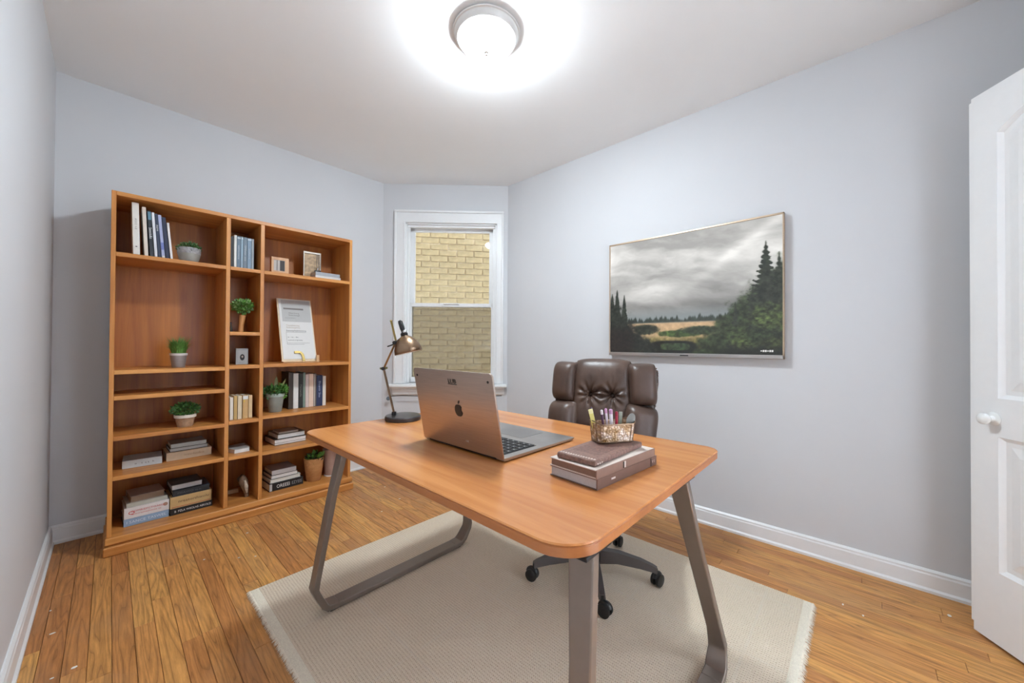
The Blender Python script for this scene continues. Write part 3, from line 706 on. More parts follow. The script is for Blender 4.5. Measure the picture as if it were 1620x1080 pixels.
# sansevieria pot
p = thing('potted_snake_plant', 'trailing dark leaves and upright pale blades in a tapered grey pot', 'potted plant', (.776, 2.935, Rs['r3']+E_))
pot(p, [(0, 0), (.036, 0), (.039, .004), (.050, .090), (.054, .122), (.050, .124), (.047, .10)], plain((142, 144, 136), .55, 0, .05), .046, .112)
MB().lathe([(.0515, .104), (.0555, .106), (.0565, .126), (.051, .127)], 36, cap=False).build('rim_band', plain((172, 186, 178), .5), p)
leafball(240, (-.02, .0, .135), (.062, .05, .03), .030, GREENS[1], p); leafball(150, (.040, -.01, .14), (.026, .034, .05), .024, GREENS[0], p)
def leaf(par, base, tip, w_, mat, bend=.01):
    b_ = Vector(base); t = Vector(tip); d = (t-b_); s_ = Vector((1, .3, 0)).normalized(); vs = []; fs = []
    for i in range(7):
        u = i/6; c = b_+d*u+Vector((0, bend*math.sin(math.pi*u), 0)); k = w_*(math.sin(math.pi*(.15+.8*u))**.7)*(.5 if i < 6 else .02)
        vs += [c-s_*k, c+Vector((0, -.002, 0)), c+s_*k]
    for i in range(6):
        for k in (0, 1): fs.append((3*i+k, 3*i+k+1, 3*i+4+k, 3*i+3+k))
    return MB().add(vs, fs).build('leaf', mat, par)
leaf(p, (.008, 0, .11), (.006, 0, .245), .026, plain((142, 146, 92), .5, 0, .3, 30)); leaf(p, (.022, 0, .11), (.058, -.02, .225), .018, plain((150, 152, 100), .5, 0, .3, 30)); leaf(p, (-.012, 0, .11), (-.02, .01, .20), .024, GREENS[0])
# wooden pot on the bottom right
p = thing('potted_fern', 'small green leaves in a swirled light wood pot behind the desk corner', 'potted plant', (1.030, 2.94, DECK+E_))
pot(p, [(0, 0), (.044, 0), (.047, .004), (.058, .08), (.0665, .165), (.062, .166), (.058, .14)], wood((168, 114, 66), (208, 156, 104), 'x', .55, fine=1.6), .060, .150)
leafball(70, (.0, 0, .165), (.046, .046, .018), .040, GREENS[0], p); leafball(60, (.0, 0, .160), (.05, .05, .014), .036, plain((42, 40, 34), .7), p)
# mauve vase at the right end
p = thing('vase', 'tall mauve frosted vase behind the upper desk leg', 'vase', (1.158, 2.965, DECK+E_))
MB().lathe([(0, 0), (.040, 0), (.041, .004), (.046, .09), (.056, .20), (.054, .20), (.044, .09), (.038, .012), (0, .012)], 32).build('body', plain((176, 146, 134), .35, 0, .06), p)
MB().lathe([(0, .0), (.0445, .0), (.0445, .006), (.041, .007)], 32).build('foot_ring', plain((226, 220, 216), .4), p)

# ------------------------------------------------------------------ frames and ornaments
p = thing('picture_frame', 'small light wood block frame with dark and white photo', 'picture frame', (.7445, 2.935, Rs['r1']+E_))
m = MB(); W_, Hh = .106, .123
m.rbox(0, W_, .004, .045, 0, Hh, .002).rbox(0, .014, 0, .006, 0, Hh, .001).rbox(.082, W_, 0, .006, 0, Hh, .001).rbox(.012, .084, 0, .006, 0, .03, .001).rbox(.012, .084, 0, .006, .104, Hh, .001)
m.build('frame', wood((190, 138, 96), (222, 178, 136), 'z', .5), p)
ph = MB().box(.013, .083, .0025, .0045, .03, .104).build('photo', plain((186, 178, 172), .4), p)
MB().box(.052, .080, .0017, .0027, .032, .102).build('dark_figure', plain((44, 36, 34), .5), ph); MB().box(.032, .036, .0017, .0027, .032, .102).build('dark_line', plain((70, 60, 56), .5), ph)
p = thing('picture_frame', 'taller silver topped frame holding a sepia picture on the top right shelf', 'picture frame', (.965, 3.0, Rs['r1']+E_), R(-4))
m = MB(); m.rbox(0, .008, 0, .012, 0, .212, .001).rbox(.112, .120, 0, .012, 0, .212, .001).rbox(0, .120, 0, .012, .198, .214, .002).rbox(0, .12, 0, .012, 0, .01, .001); m.build('frame', brushed((160, 150, 140), .25), p)
MB().box(.006, .114, .008, .012, .008, .2).build('backing', plain((120, 100, 80), .6), p)
MB().box(.008, .112, .0055, .0082, .01, .198).build('photo', plain((176, 146, 108), .35, 0, .45, 45), p)
for xx in (.090, .104): MB().tube([(xx, -.002, .06), (xx, -.002, .2)], .0022, 8).build('glass_rod', CHROME, p)
p = thing('perfume_bottle', 'small black bottle in front of the silver topped frame', 'bottle', (1.060, 2.965, Rs['r1']+E_))
MB().rbox(-.03, .012, -.012, .012, 0, .075, .004, 2).build('body', BLACK, p); MB().lathe([(0, .075), (.008, .075), (.008, .092), (0, .092)], 12, Matrix.Translation((-.009, 0, 0))).build('cap', CHROME, p)
p = thing('picture_frame', 'small silver frame with a dark oval portrait in the middle cube', 'picture frame', (.550, 2.925, Ms['m3']+E_))
m = MB(); m.rbox(0, .066, 0, .02, 0, .104, .0015); m.build('frame', plain((158, 160, 160), .35, .2, .06), p)
MB().box(.010, .056, -.001, .0005, .014, .090).build('mat_board', plain((168, 170, 170), .5), p)
ov = MB().prism([(.034+.0125*math.cos(a), .046+.020*math.sin(a)) for a in [2*math.pi*i/20 for i in range(20)]], -.0018, -.0006, 'y').build('portrait_oval', plain((30, 28, 28), .4), p)
MB().prism([(.034+.005*math.cos(a), .050+.007*math.sin(a)) for a in [2*math.pi*i/12 for i in range(12)]], -.0024, -.0016, 'y').build('face_patch', plain((170, 150, 138), .5), ov)
p = thing('small_bottle', 'tiny dark bottle left of the curved wooden vase', 'bottle', (.523, 2.93, Ms['m2']+E_))
MB().lathe([(0, 0), (.009, 0), (.010, .01), (.006, .035), (.004, .045), (.004, .055), (0, .056)], 14).build('body', plain((46, 38, 30), .4), p); MB().lathe([(0, .056), (.005, .056), (.005, .062), (0, .062)], 10).build('cap', BLACK, p)
# certificate on easel
p = thing('certificate', 'tall white printed document leaning on a wooden ledge in right column', 'document', (.820, 2.915, Rs['r2']+E_), 0)
tl = math.atan2(.15, .46); TM = Matrix.Translation((0, .022, .006)) @ Matrix.Rotation(-tl, 4, 'X')
def tp(name, mat, par, *b, r=0):
    m = MB(); (m.rbox(*b, r, 1, TM) if r else m.box(*b, TM)); return m.build(name, mat, par)
tp('board', plain((226, 204, 172), .5), p, -.004, .226, .003, .012, .0, .482, r=.001)
sh = tp('sheet', plain((222, 221, 218), .5, 0, .01), p, .006, .218, 0, .0032, .018, .476)
tp('grey_panel', plain((186, 186, 184), .5, 0, .02), sh, .022, .214, -.0007, .0004, .302, .470)
tp('print_bar', plain((120, 116, 112), .5), sh, .034, .166, -.0016, -.0003, .396, .408)
def tt(s, size, x, z_, mat, sx=1):
    o = text('lettering', s, size, mat, sh, (0, 0, 0), (0, 0, 0), .0003, sx, 'LEFT')
    o.matrix_local = TM @ Matrix.Translation((x, -.0012, z_)) @ Matrix.Rotation(R(90), 4, 'X') @ Matrix.Diagonal((sx, 1, 1, 1))
GI = plain((140, 136, 132), .6); DI = plain((92, 90, 90), .6)
tt('Oihel Svelog', .014, .064, .368, GI); tt('Setsn Inclagd', .014, .064, .352, GI); tt('iheneicosthentrn', .010, .04, .33, plain((166, 164, 162), .6))
tt('Tnoeliesrtng', .017, .042, .272, plain((196, 182, 164), .6)); tt('Srubolsegtlneq', .015, .042, .256, plain((196, 182, 164), .6))
tt('Scansung Redemtsonorg', .0125, .040, .232, DI, 1.05)
tt('la  -  cie  -  Bier', .011, .046, .182, DI); tt('aurte art co lg intung', .011, .046, .160, DI)
for (x0, x1, z_) in ((.038, .17, .220), (.038, .186, .138), (.038, .15, .128)): tp('print_line', GI, sh, x0, x1, -.0012, -.0004, z_, z_+.0016)
tp('print_line', plain((178, 176, 174), .5), sh, .038, .0392, -.0012, -.0004, .128, .222)
MB().rbox(-.004, .232, -.004, .030, .0, .008, .002).build('ledge', wood((196, 150, 104), (226, 184, 138), 'x', .5), p)
m = MB(); gpts = [(.090, .075), (.090, .052), (.116, .054), (.126, .045), (.128, -.0)]
def strip(pts, w_, y0, y1, M):
    mb = MB()
    for a, b_ in zip(pts[:-1], pts[1:]):
        a = Vector(a); b_ = Vector(b_); d = (b_-a).normalized(); n_ = Vector((-d.y, d.x))*w_/2
        mb.prism([tuple(a-n_), tuple(b_-n_), tuple(b_+n_), tuple(a+n_)], y0, y1, 'y', M)
    return mb
strip([(.076, .066), (.110, .068), (.124, .058), (.131, .036), (.134, .0)], .016, -.010, -.004, TM).build('clip', GOLD, p, smooth=False)
MB().box(.214, .232, .0, .014, .008, .05).build('corner_post', wood((196, 150, 104), (226, 184, 138), 'z', .5), p)
# figurine and block on the middle deck
p = thing('figurine', 'small brown and white carved bird figurine in the lowest middle cube', 'figurine', (.606, 2.935, DECK+E_))
MB().tube([(.012, -.005, .001), (.010, -.003, .030), (.004, 0, .062), (-.006, 0, .098), (-.010, 0, .128), (-.008, -.006, .146)], [.012, .014, .020, .026, .020, .006], 16).build('body', plain((120, 96, 76), .6, 0, .5, 60, .4), p)
MB().tube([(-.012, .004, .146), (-.024, .008, .122), (-.022, .008, .09)], [.006, .016, .008], 12).build('wing', plain((58, 40, 28), .6, 0, .3, 60), p)
MB().tube([(-.004, -.024, .115), (.004, -.026, .075), (.010, -.016, .03)], [.006, .012, .004], 10).build('breast', plain((206, 194, 176), .6, 0, .3, 80), p)
p = MB().rbox(-.042, .042, -.008, .008, 0, .026, .002).build('wood_block', plain((190, 158, 124), .6, 0, .12, 20)); p.location = (.555, 3.06, DECK+E_)
tag(p, 'pale wooden strip lying behind the bird figurine', 'block')

# ------------------------------------------------------------------ rug
RX0, RX1, RY0, RY1, RZ = .430, 2.022, .150, 1.945, .012
rg = thing('rug', 'cream woven wool rug with fringed ends under the desk', 'rug', (0, 0, 0))
rb = MB(); rb.rbox(RX0+.028, RX1, RY0+.024, RY1, .0012, RZ, .003, 2); rb.build('pile', rug_mat(), rg)
fr = MB()
def strands(n, f, d, ln):
    for i in range(n):
        t = (i+random.random())/n; p = Vector(f(t)); dd = Vector(d)*ln*random.uniform(.6, 1.25); s_ = Vector((-d[1], d[0], 0))
        k = s_*random.uniform(-.006, .006); wv = s_*.0016; zt = random.uniform(.001, .004)
        fr.add([p-wv+Vector((0, 0, .010)), p+wv+Vector((0, 0, .010)), p+dd*.5+k+wv+Vector((0, 0, .011)), p+dd*.5+k-wv+Vector((0, 0, .011)), p+dd+k*2+Vector((0, 0, zt))], [(0,1,2,3), (3,2,4)])
strands(1500, lambda t: (RX0+.003, RY0+t*(RY1-RY0), 0), (-1, 0, 0), .020)
strands(1400, lambda t: (RX0+t*(RX1-RX0), RY0+.003, 0), (0, -1, 0), .022)
strands(500, lambda t: (RX1-.003, RY0+t*(RY1-RY0), 0), (1, 0, 0), .006)
o = fr.build('fringe', plain((246, 234, 214), .95, 0, .08, 60), rg); o['kind'] = 'stuff'
m = MB(); m.rbox(RX0-.002, RX0+.029, RY0, RY1, .002, RZ, .003, 2); m.rbox(RX0+.029, RX1, RY0-.002, RY0+.025, .002, RZ, .003, 2)
m.build('end_band', plain((246, 234, 214), .95, 0, .12, 300, 1.0), rg)
RT = RZ+.0006

# ------------------------------------------------------------------ desk
TX0, TX1, TY0, TY1, TZ = .5303, 1.4246, .3455, 1.6385, .74
dk = thing('desk', 'honey wood desk with rounded corners on bent grey steel legs', 'desk', (0, 0, 0))
def rrect(x0, x1, y0, y1, r, n=10):
    out = []
    rs = r if isinstance(r, (tuple, list)) else (r,)*4        # back, left, front, right corners
    for sx_, sy_, a0, q in ((1, 1, 0, rs[0]), (0, 1, 90, rs[1]), (0, 0, 180, rs[2]), (1, 0, 270, rs[3])):
        cx = x1-q if sx_ else x0+q; cy = y1-q if sy_ else y0+q
        for i in range(n+1): a = R(a0+90*i/n); out.append((cx+q*math.cos(a), cy+q*math.sin(a)))
    return out
def slab_top(z0, z1, inset, r, e=.003):
    mb = MB(); A = rrect(TX0+inset, TX1-inset, TY0+inset, TY1-inset, r); B = rrect(TX0+inset+e, TX1-inset-e, TY0+inset+e, TY1-inset-e, tuple(q-e for q in r)); n = len(A); vs = []; fs = []
    for P, zz in ((B, z0), (A, z0+e), (A, z1-e), (B, z1)): vs += [(a, b_, zz) for a, b_ in P]
    for k in range(3): fs += [(k*n+i, k*n+(i+1) % n, (k+1)*n+(i+1) % n, (k+1)*n+i) for i in range(n)]
    fs += [tuple(range(n-1, -1, -1)), tuple(range(3*n, 4*n))]; return mb.add(vs, fs)
slab_top(TZ-.0055, TZ, 0, (.05, .055, .085, .05), .0025).build('tabletop', DESKW, dk)
slab_top(TZ-.026, TZ-.0055, .0005, (.05, .055, .085, .05), .002).build('edge_band', DESKE, dk)
SW, ST = .046, .023       # strip width (y) and thickness
def leg_frame(ysign):
    yt, yb = (1.485, 1.585) if ysign > 0 else (.385, .345)
    fr_ = None
    # centre line in (x, z), bottom rounded; y slides outward toward the floor
    path = [(.636, .7125), (.600, .50), (.560, .16), (.556, .125), (.562, .108), (.592, .046), (.608, .030), (.650, .026), (1.250, .026), (1.292, .030), (1.312, .046), (1.340, .095), (1.342, .120), (1.334, .16), (1.240, .50), (1.185, .7125)]
    if ysign < 0: path = [(.618, .7125), (.596, .50), (.552, .16), (.546, .105), (.552, .085), (.578, .046), (.596, .030), (.640, .026), (1.310, .026), (1.352, .030), (1.372, .046), (1.392, .080), (1.394, .100), (1.374, .16), (1.215, .50), (1.120, .7125)]
    def yy(z_): return yb+(yt-yb)*max(0, min(1, (z_-.03)/.676))
    def seg(pts, name, par):
        vs = []; fs = []; n = len(pts)
        P = [Vector((a, b_)) for a, b_ in pts]
        for i in range(n):
            d = (P[min(i+1, n-1)]-P[max(i-1, 0)]).normalized(); nn = Vector((-d.y, d.x))*ST/2; y_ = yy(P[i].y)
            hw = SW/2+(.008 if P[i].y < .06 else .004 if P[i].y < .13 else .005 if P[i].y > .65 else 0)
            for (q, dy) in ((P[i]-nn, -hw), (P[i]+nn, -hw), (P[i]+nn, hw), (P[i]-nn, hw)): vs.append((q.x, y_+dy, q.y))
        for i in range(n-1):
            for k in range(4): j = (k+1) % 4; fs.append((4*i+k, 4*i+j, 4*i+4+j, 4*i+4+k))
        fs += [(3, 2, 1, 0), tuple(4*(n-1)+k for k in range(4))]
        o = MB().add(vs, fs).build(name, STEEL, par, angle=30)
        bv = o.modifiers.new('edge', 'BEVEL'); bv.width = .003; bv.segments = 2; bv.limit_method = 'ANGLE'; bv.angle_limit = R(40)
        return o
    seg(path[:8], 'leg', dk); seg(path[7:9], 'foot_bar', dk); seg(path[8:], 'leg', dk)
    for x in (path[7][0], path[8][0]): MB().rbox(x-.035, x+.035, yb-.026, yb+.026, RT-.0003, .0148, .001).build('foot_pad', BLACK, dk)
    for x in (path[0][0], path[-1][0]):
        MB().rbox(x-.045, x+.045, yt-.034, yt+.034, .706, .7138, .002).build('bracket', DARKM, dk)
    MB().rbox(path[0][0], path[-1][0], yt-.014, yt+.014, .694, .712, .002).build('top_rail', DARKM, dk)
leg_frame(1); leg_frame(-1)
MB().rbox(.86, .90, .40, 1.47, .684, .7135, .003).build('cross_beam', DARKM, dk)

# ------------------------------------------------------------------ laptop
LZ = TZ+.0006
lp = thing('laptop', 'large grey laptop open on the desk with its lid toward the camera', 'laptop', (.797, .973, LZ), 0)
ALU = brushed((176, 172, 168), .36); ALUL = brushed((186, 172, 162), .34)
HW = .2035; DL = .372
m = MB(); m.prism([(-.0, .004), (.012, .002), (DL-.02, .002), (DL, .007), (DL, .0105), (.0, .0125)], -HW, HW, 'y'); base = m.build('base', ALU, lp, smooth=False)
bv = base.modifiers.new('edge', 'BEVEL'); bv.width = .002; bv.segments = 2
MB().rbox(.022, .182, -.178, .178, .0108, .0124, .0006).build('keyboard_well', BLACK, base)
kb = MB()
for r_ in range(6):
    for c_ in range(14):
        if r_ == 5 and 4 <= c_ <= 8: continue
        x0 = .027+r_*.0258; y0 = .173-(c_+1)*.02475
        kb.rbox(x0, x0+.0218, y0+.001, y0+.0225, .0122, .0142, .0006)
x0 = .027+5*.0258; kb.rbox(x0, x0+.0218, .173-9*.02475+.001, .173-4*.02475-.001, .0122, .0142, .0006)
o = kb.build('keys', plain((30, 30, 32), .5), base); o['kind'] = 'stuff'; o['label'] = 'black keys with white legends'
kl = MB()
for r_ in range(6):
    for c_ in range(14):
        if r_ == 5 and 4 <= c_ <= 8: continue
        x0 = .034+r_*.0258; y0 = .173-(c_+.5)*.02475; kl.box(x0+.001, x0+.005, y0-.0022, y0+.0022, .01415, .01432)
o = kl.build('key_legends', plain((190, 190, 190), .6), base, smooth=False); o['kind'] = 'stuff'
MB().rbox(.222, .345, -.078, .078, .0100, .0117, .0004).build('trackpad', brushed((166, 163, 160), .3), base)
LA = math.atan2(.050, .256)
LMt = Matrix.Translation((.002, 0, .0095)) @ Matrix.Rotation(-LA, 4, 'Y')
LH = .262
def lid_poly(h0, h1, w_, r): 
    return [(-w_, h0), (w_, h0), (w_, h1-r)] + [(w_-r+r*math.cos(R(a)), h1-r+r*math.sin(R(a))) for a in range(15, 90, 15)] + [(w_-r, h1), (-w_+r, h1)] + [(-w_+r-r*math.sin(R(a)), h1-r+r*math.cos(R(a))) for a in range(15, 90, 15)] + [(-w_, h1-r)]
lid = MB().prism(lid_poly(0, LH, HW, .014), -.0055, .0005, 'x', LMt).build('lid', ALUL, lp)
bv = lid.modifiers.new('edge', 'BEVEL'); bv.width = .0015; bv.segments = 2; bv.limit_method = 'ANGLE'; bv.angle_limit = R(50)
MB().prism(lid_poly(.012, LH-.006, HW-.006, .010), .0003, .0011, 'x', LMt).build('screen', plain((20, 20, 22), .15), lid)
MB().tube([(.002, -.17, .0085), (.002, .17, .0085)], .0055, 12).build('hinge', DARKM, lp)
def lidM(y, h): return LMt @ Matrix.Translation((-.0058, y, h)) @ Matrix.Rotation(R(-90), 4, 'Z') @ Matrix.Rotation(R(90), 4, 'X')   # +X -> image right, +Y -> up
# fruit emblem
def blob(pts, name, mat): return MB().prism(pts, -.0002, .0006, 'z', lidM(-.027, .131)).build(name, mat, lid, smooth=False)
bite = []; body = []
for i in range(48):
    a = 2*math.pi*i/48; r_ = .0215*(1-.10*max(0, math.sin(a))**6-.07*max(0, -math.sin(a))**8+.05*abs(math.cos(a)))
    p_ = Vector((r_*math.cos(a)*.88, r_*math.sin(a)))
    c_ = Vector((.0245, .004)); dd = p_-c_
    if dd.length < .011: p_ = c_+dd.normalized()*.011 if dd.x < 0 else c_+Vector((-.011, dd.y*.4))
    body.append(tuple(p_))
blob(body, 'emblem', plain((26, 24, 24), .4))
blob([(.0, .022), (.004, .0225), (.009, .028), (.0095, .034), (.005, .0335), (.001, .029)], 'emblem_leaf', plain((26, 24, 24), .4))
def lt(s, size, y, h, mat, sx=1):
    o = text('lettering', s, size, mat, lid, (0, 0, 0), (0, 0, 0), .0003); o.matrix_local = lidM(y, h) @ Matrix.Translation((0, 0, .0005)) @ Matrix.Diagonal((sx, 1, 1, 1))
lt('LUB', .021, -.013, .2265, plain((40, 36, 34), .5), 1.15)
MB().box(-.0225, .0225, -.0105, -.0082, .0, .0006, lidM(-.013, .2265)).build('lettering_rule', plain((40, 36, 34), .5), lid)
lt('<4', .013, -.047, .030, plain((206, 214, 216), .4), 1.1)
for y_ in (-.183, .183): MB().lathe([(0, 0), (.0042, 0), (.004, .001), (0, .0012)], 14, lidM(y_, LH-.026)).build('rubber_bumper', BLACK, lid)
for (x, y_) in ((.03, .17), (.03, -.17), (.34, .17), (.34, -.17)): MB().lathe([(0, -.0003), (.008, -.0003), (.008, .0035), (0, .0035)], 12, Matrix.Translation((x, y_, 0))).build('rubber_foot', BLACK, base)

# ------------------------------------------------------------------ stack of books on the desk
def desk_book(label, x, y, z, rot, Ln, Dp, T_, cover, pages, spine=None, name='book'):
    return book(label, T_, Dp, Ln, cover, (x, y, z), False, 0, rot, pages=pages, spine=spine, name=name)
z = TZ+E_
b = desk_book('brown hardback with grey page edge at the bottom of the desk stack', .800, .462, z, -4.5, .300, .150, .027, (112, 84, 72), (190, 184, 184))
MB().box(.06, .078, -.0024, -.001, .013, .017).build('spine_mark', plain((220, 212, 208), .5), b); MB().rbox(.262, .267, -.003, .001, .002, .025, .001).build('spine_rib', plain((70, 52, 44), .5), b); text('lettering', 'V 1', .012, plain((210, 196, 186), .5), b, (.278, -.0024, .014), (R(90), 0, 0))
z += .0274
b = desk_book('brown spined book with pale cream cover in the middle of the desk stack', .797, .462, z, -4.5, .292, .148, .022, (214, 200, 190), (132, 104, 90), spine=(136, 106, 92))
MB().box(.118, .122, -.0026, -.001, .003, .019).build('spine_mark', plain((40, 32, 30), .5), b); MB().box(.124, .130, -.0024, -.001, .003, .019).build('spine_mark', plain((226, 216, 208), .5), b)
z += .0224
nb_ = thing('notebook', 'brown tooled leather notebook on top of the desk stack', 'notebook', (.812, .474, z), R(-1))
TL_ = plain((128, 96, 84), .55, 0, .3, 120, .8)
m = MB(); m.rbox(0, .262, 0, .118, 0, .016, .005, 3); m.build('cover', TL_, nb_)
MB().rbox(.05, .18, .018, .100, .0158, .0164, .0003).build('tooled_panel', plain((118, 86, 76), .6, 0, .35, 160, .8), nb_)
m = MB()
for i in range(14): m.sphere((.010, .008+i*.0078, .0155), (.004, .0032, .0022), 8, 5)
for i in range(24): m.sphere((.012+i*.0105, -.0003, .006), (.0034, .0016, .0026), 8, 5) if i < 3 else None
m.build('stitching', plain((196, 176, 164), .45), nb_)
z += .0164
# ------------------------------------------------------------------ wire basket with pens
bk = thing('pencil_basket', 'oblong gold wire basket with mottled glass sides on the leather notebook', 'basket', (1.018, .538, z+.0004), R(-32))
BWx, BDy, BHz = .062, .034, .056
def wav(t): return .004*math.cos(4*math.pi*t)
per = rrect(-BWx, BWx, -BDy, BDy, .018, 5)
n_ = len(per)
m = MB(); vs = [(a*.9, b_*.9, .003) for a, b_ in per]+[(a, b_, BHz) for a, b_ in per]+[(a*.97, b_*.95, BHz) for a, b_ in per]+[(a*.87, b_*.85, .0045) for a, b_ in per]
fs = [(k*n_+i, k*n_+(i+1) % n_, (k+1)*n_+(i+1) % n_, (k+1)*n_+i) for k in range(3) for i in range(n_)]+[tuple(range(3*n_, 4*n_)), tuple(range(n_-1, -1, -1))]
def mottled():
    m_, nt, b_ = nodes('mottled_glass'); mp = mapping(nt); v = N(nt, 'ShaderNodeTexVoronoi'); v.inputs['Scale'].default_value = 150; L(nt, mp.outputs[0], v.inputs['Vector'])
    n1 = noise(nt, mp.outputs[0], 34, 4); r_ = ramp(nt, [(.36, lin((160, 124, 70))), (.5, lin((222, 192, 158))), (.62, lin((244, 228, 218)))]); L(nt, n1.outputs['Fac'], r_.inputs[0])
    r2 = ramp(nt, [(.2, (1, 1, 1, 1)), (.6, (.5, .4, .3, 1))]); L(nt, v.outputs['Distance'], r2.inputs[0])
    L(nt, mix(nt, r_.outputs[0], r2.outputs[0], .8, 'MULTIPLY'), b_.inputs['Base Color']); b_.inputs['Roughness'].default_value = .22; b_.inputs['Metallic'].default_value = .25
    bump(nt, b_, v.outputs['Distance'], .8, .003); return m_
m.add(vs, fs).build('body', mottled(), bk)
m = MB().tube([(a*1.01, b_*1.01, BHz+.002+wav(i/n_)) for i, (a, b_) in enumerate(per)]+[(per[0][0]*1.01, per[0][1]*1.01, BHz+.002+wav(0))], .0018, 8); m.build('rim_wire', BRONZE, bk)
MB().tube([(a*.92, b_*.92, .004) for a, b_ in per]+[(per[0][0]*.92, per[0][1]*.92, .004)], .0018, 8).build('base_wire', BRONZE, bk)
for i in range(0, n_, 3): MB().tube([(per[i][0]*.915, per[i][1]*.915, .004), (per[i][0]*1.012, per[i][1]*1.012, BHz+.002)], .0011, 6).build('upright_wire', BRONZE, bk)
def rod(name, label, cat, loc, lean, ln, w_, col, tip, flat_=False, tipname='tip', group='pens in the wire basket'):
    t = thing(name, label, cat, loc, 0, group, rot=(R(lean[0]), R(lean[1]), R(-40)))
    if flat_: MB().rbox(-w_/2, w_/2, -.0012, .0012, 0, ln, .0008).build('blade', plain(col, .5), t); MB().rbox(-w_/2-.0002, w_/2+.0002, -.0016, .0016, ln*.86, ln+.001, .0008).build(tipname, plain(tip, .45), t)
    else: MB().lathe([(0, 0), (w_/2, 0), (w_/2, ln*.85), (0, ln*.85)], 8).build('barrel', plain(col, .4), t); MB().lathe([(0, ln*.85), (w_/2*1.05, ln*.85), (w_/2*1.05, ln*.97), (w_/2*.6, ln), (0, ln)], 8).build(tipname, plain(tip, .4), t)
    return t
zb = z+.0062
rod('ruler', 'pale yellow flat stick leaning left in the wire basket', 'ruler', (.984, .568, zb), (4, -15), .092, .013, (226, 216, 128), (238, 230, 170), True)
rod('pen', 'slim dark purple pen leaning behind the yellow stick', 'pen', (.996, .572, zb), (3, -14), .096, .006, (88, 60, 110), (60, 40, 88))
rod('pen', 'plum and white striped pen in the wire basket', 'pen', (1.000, .552, zb), (3, -8), .088, .008, (92, 60, 84), (226, 220, 226))
rod('pen', 'white capped pen left of the crimson one in the basket', 'pen', (1.010, .546, zb), (2, -6), .091, .008, (226, 214, 222), (206, 150, 190))
rod('pen', 'broad white and pink marker in the middle of the basket', 'marker', (1.014, .537, zb), (2, -3), .089, .011, (232, 224, 230), (196, 150, 186))
rod('pen', 'crimson pencil in the middle of the wire basket', 'pencil', (1.022, .527, zb), (2, 0), .082, .008, (178, 36, 66), (150, 24, 50))
rod('ruler', 'grey green flat stick right of the crimson pencil', 'ruler', (1.032, .522, zb), (2, 2), .080, .011, (140, 148, 132), (156, 162, 148), True)
t = thing('spoon', 'grey rounded paddle leaning to the right in the wire basket', 'paddle', (1.034, .510, zb), 0, None, rot=(R(3), R(20), R(-40)))
MB().rbox(-.003, .003, -.001, .001, 0, .05, .0006).build('handle', plain((112, 112, 110), .5), t)
MB().prism([(.0125*math.cos(a), .062+.020*math.sin(a)) for a in [2*math.pi*i/20 for i in range(20)]], -.0014, .0014, 'y').build('blade', plain((128, 128, 124), .4), t)

# ------------------------------------------------------------------ desk lamp
dl = thing('desk_lamp', 'small bronze and black articulated desk lamp on the far desk corner', 'desk lamp', (.930, 1.552, TZ+.0004), R(-46))
MB().lathe([(0, 0), (.078, 0), (.081, .003), (.081, .016), (.077, .021), (.03, .024), (0, .024)], 40).build('base', plain((58, 56, 58), .3, .3, .04), dl)
def rods(pts, off, r_, name, mat):
    for s_ in (-1, 1): MB().tube([(a, s_*off, b_) for a, b_ in pts], r_, 8).build(name, mat, dl)
MB().lathe([(0, .02), (.011, .02), (.010, .036), (0, .036)], 14, Matrix.Translation((-.042, 0, 0))).build('arm_socket', DARKM, dl)
rods([(-.042, .030), (-.091, .236)], .0055, .0034, 'lower_arm', BRONZE); MB().tube([(-.042, 0, .030), (-.091, 0, .236)], .0022, 6).build('tension_rod', DARKM, dl)
MB().tube([(-.091, -.014, .236), (-.091, .014, .236)], .008, 12).build('elbow_joint', DARKM, dl); MB().tube([(-.108, 0, .236), (-.074, 0, .239)], .005, 8).build('elbow_bolt', plain((120, 122, 84), .5), dl)
rods([(-.091, .236), (-.040, .352)], .0055, .0032, 'upper_arm', BRASS)
rods([(-.036, .366), (-.0585, .456)], .0045, .0036, 'counter_arm', GOLD); MB().sphere((-.0585, 0, .457), (.006, .008, .005), 10, 6).build('arm_cap', GOLD, dl)
MB().tube([(-.040, -.012, .356), (-.040, .012, .356)], .009, 12).build('head_joint', DARKM, dl)
MB().tube([(-.075, 0, .338), (-.050, 0, .347), (-.030, 0, .364), (-.008, 0, .383)], .003, 6).build('power_cord', BLACK, dl)
SM = Matrix.Translation((.004, 0, .388)) @ Matrix.Rotation(R(-14), 4, 'Y')
prof = [(.013, .004), (.018, -.002), (.036, -.014), (.052, -.034), (.061, -.058), (.0635, -.078), (.061, -.080)]
inner = [(.061, -.080), (.059, -.058), (.050, -.036), (.034, -.016), (.014, -.005), (0, -.004)]
shd = MB().lathe([(0, .006)]+prof, 40, SM, cap=False).build('shade', BRONZE, dl, angle=60)
MB().lathe(inner, 40, SM, cap=False).build('shade_lining', plain((226, 222, 214), .5), shd)
MB().lathe([(0, -.066), (.014, -.064), (.021, -.05), (.02, -.036), (.012, -.02), (.011, -.004), (0, -.004)], 16, SM).build('bulb', plain((238, 236, 230), .2), shd)
MB().lathe([(0, .0), (.016, .0), (.017, .01), (.012, .018), (0, .02)], 18, SM).build('socket_collar', DARKM, shd)
MB().tube([(.002, 0, .400), (-.010, 0, .424), (-.019, 0, .448), (-.022, 0, .458)], [.009, .0085, .007, .005], 12).build('socket_tail', DARKM, dl)
MB().tube([(.004, 0, .402), (.000, .0, .430), (-.010, 0, .456), (-.020, 0, .459)], .0035, 8).build('handle_loop', plain((70, 76, 74), .4), dl)
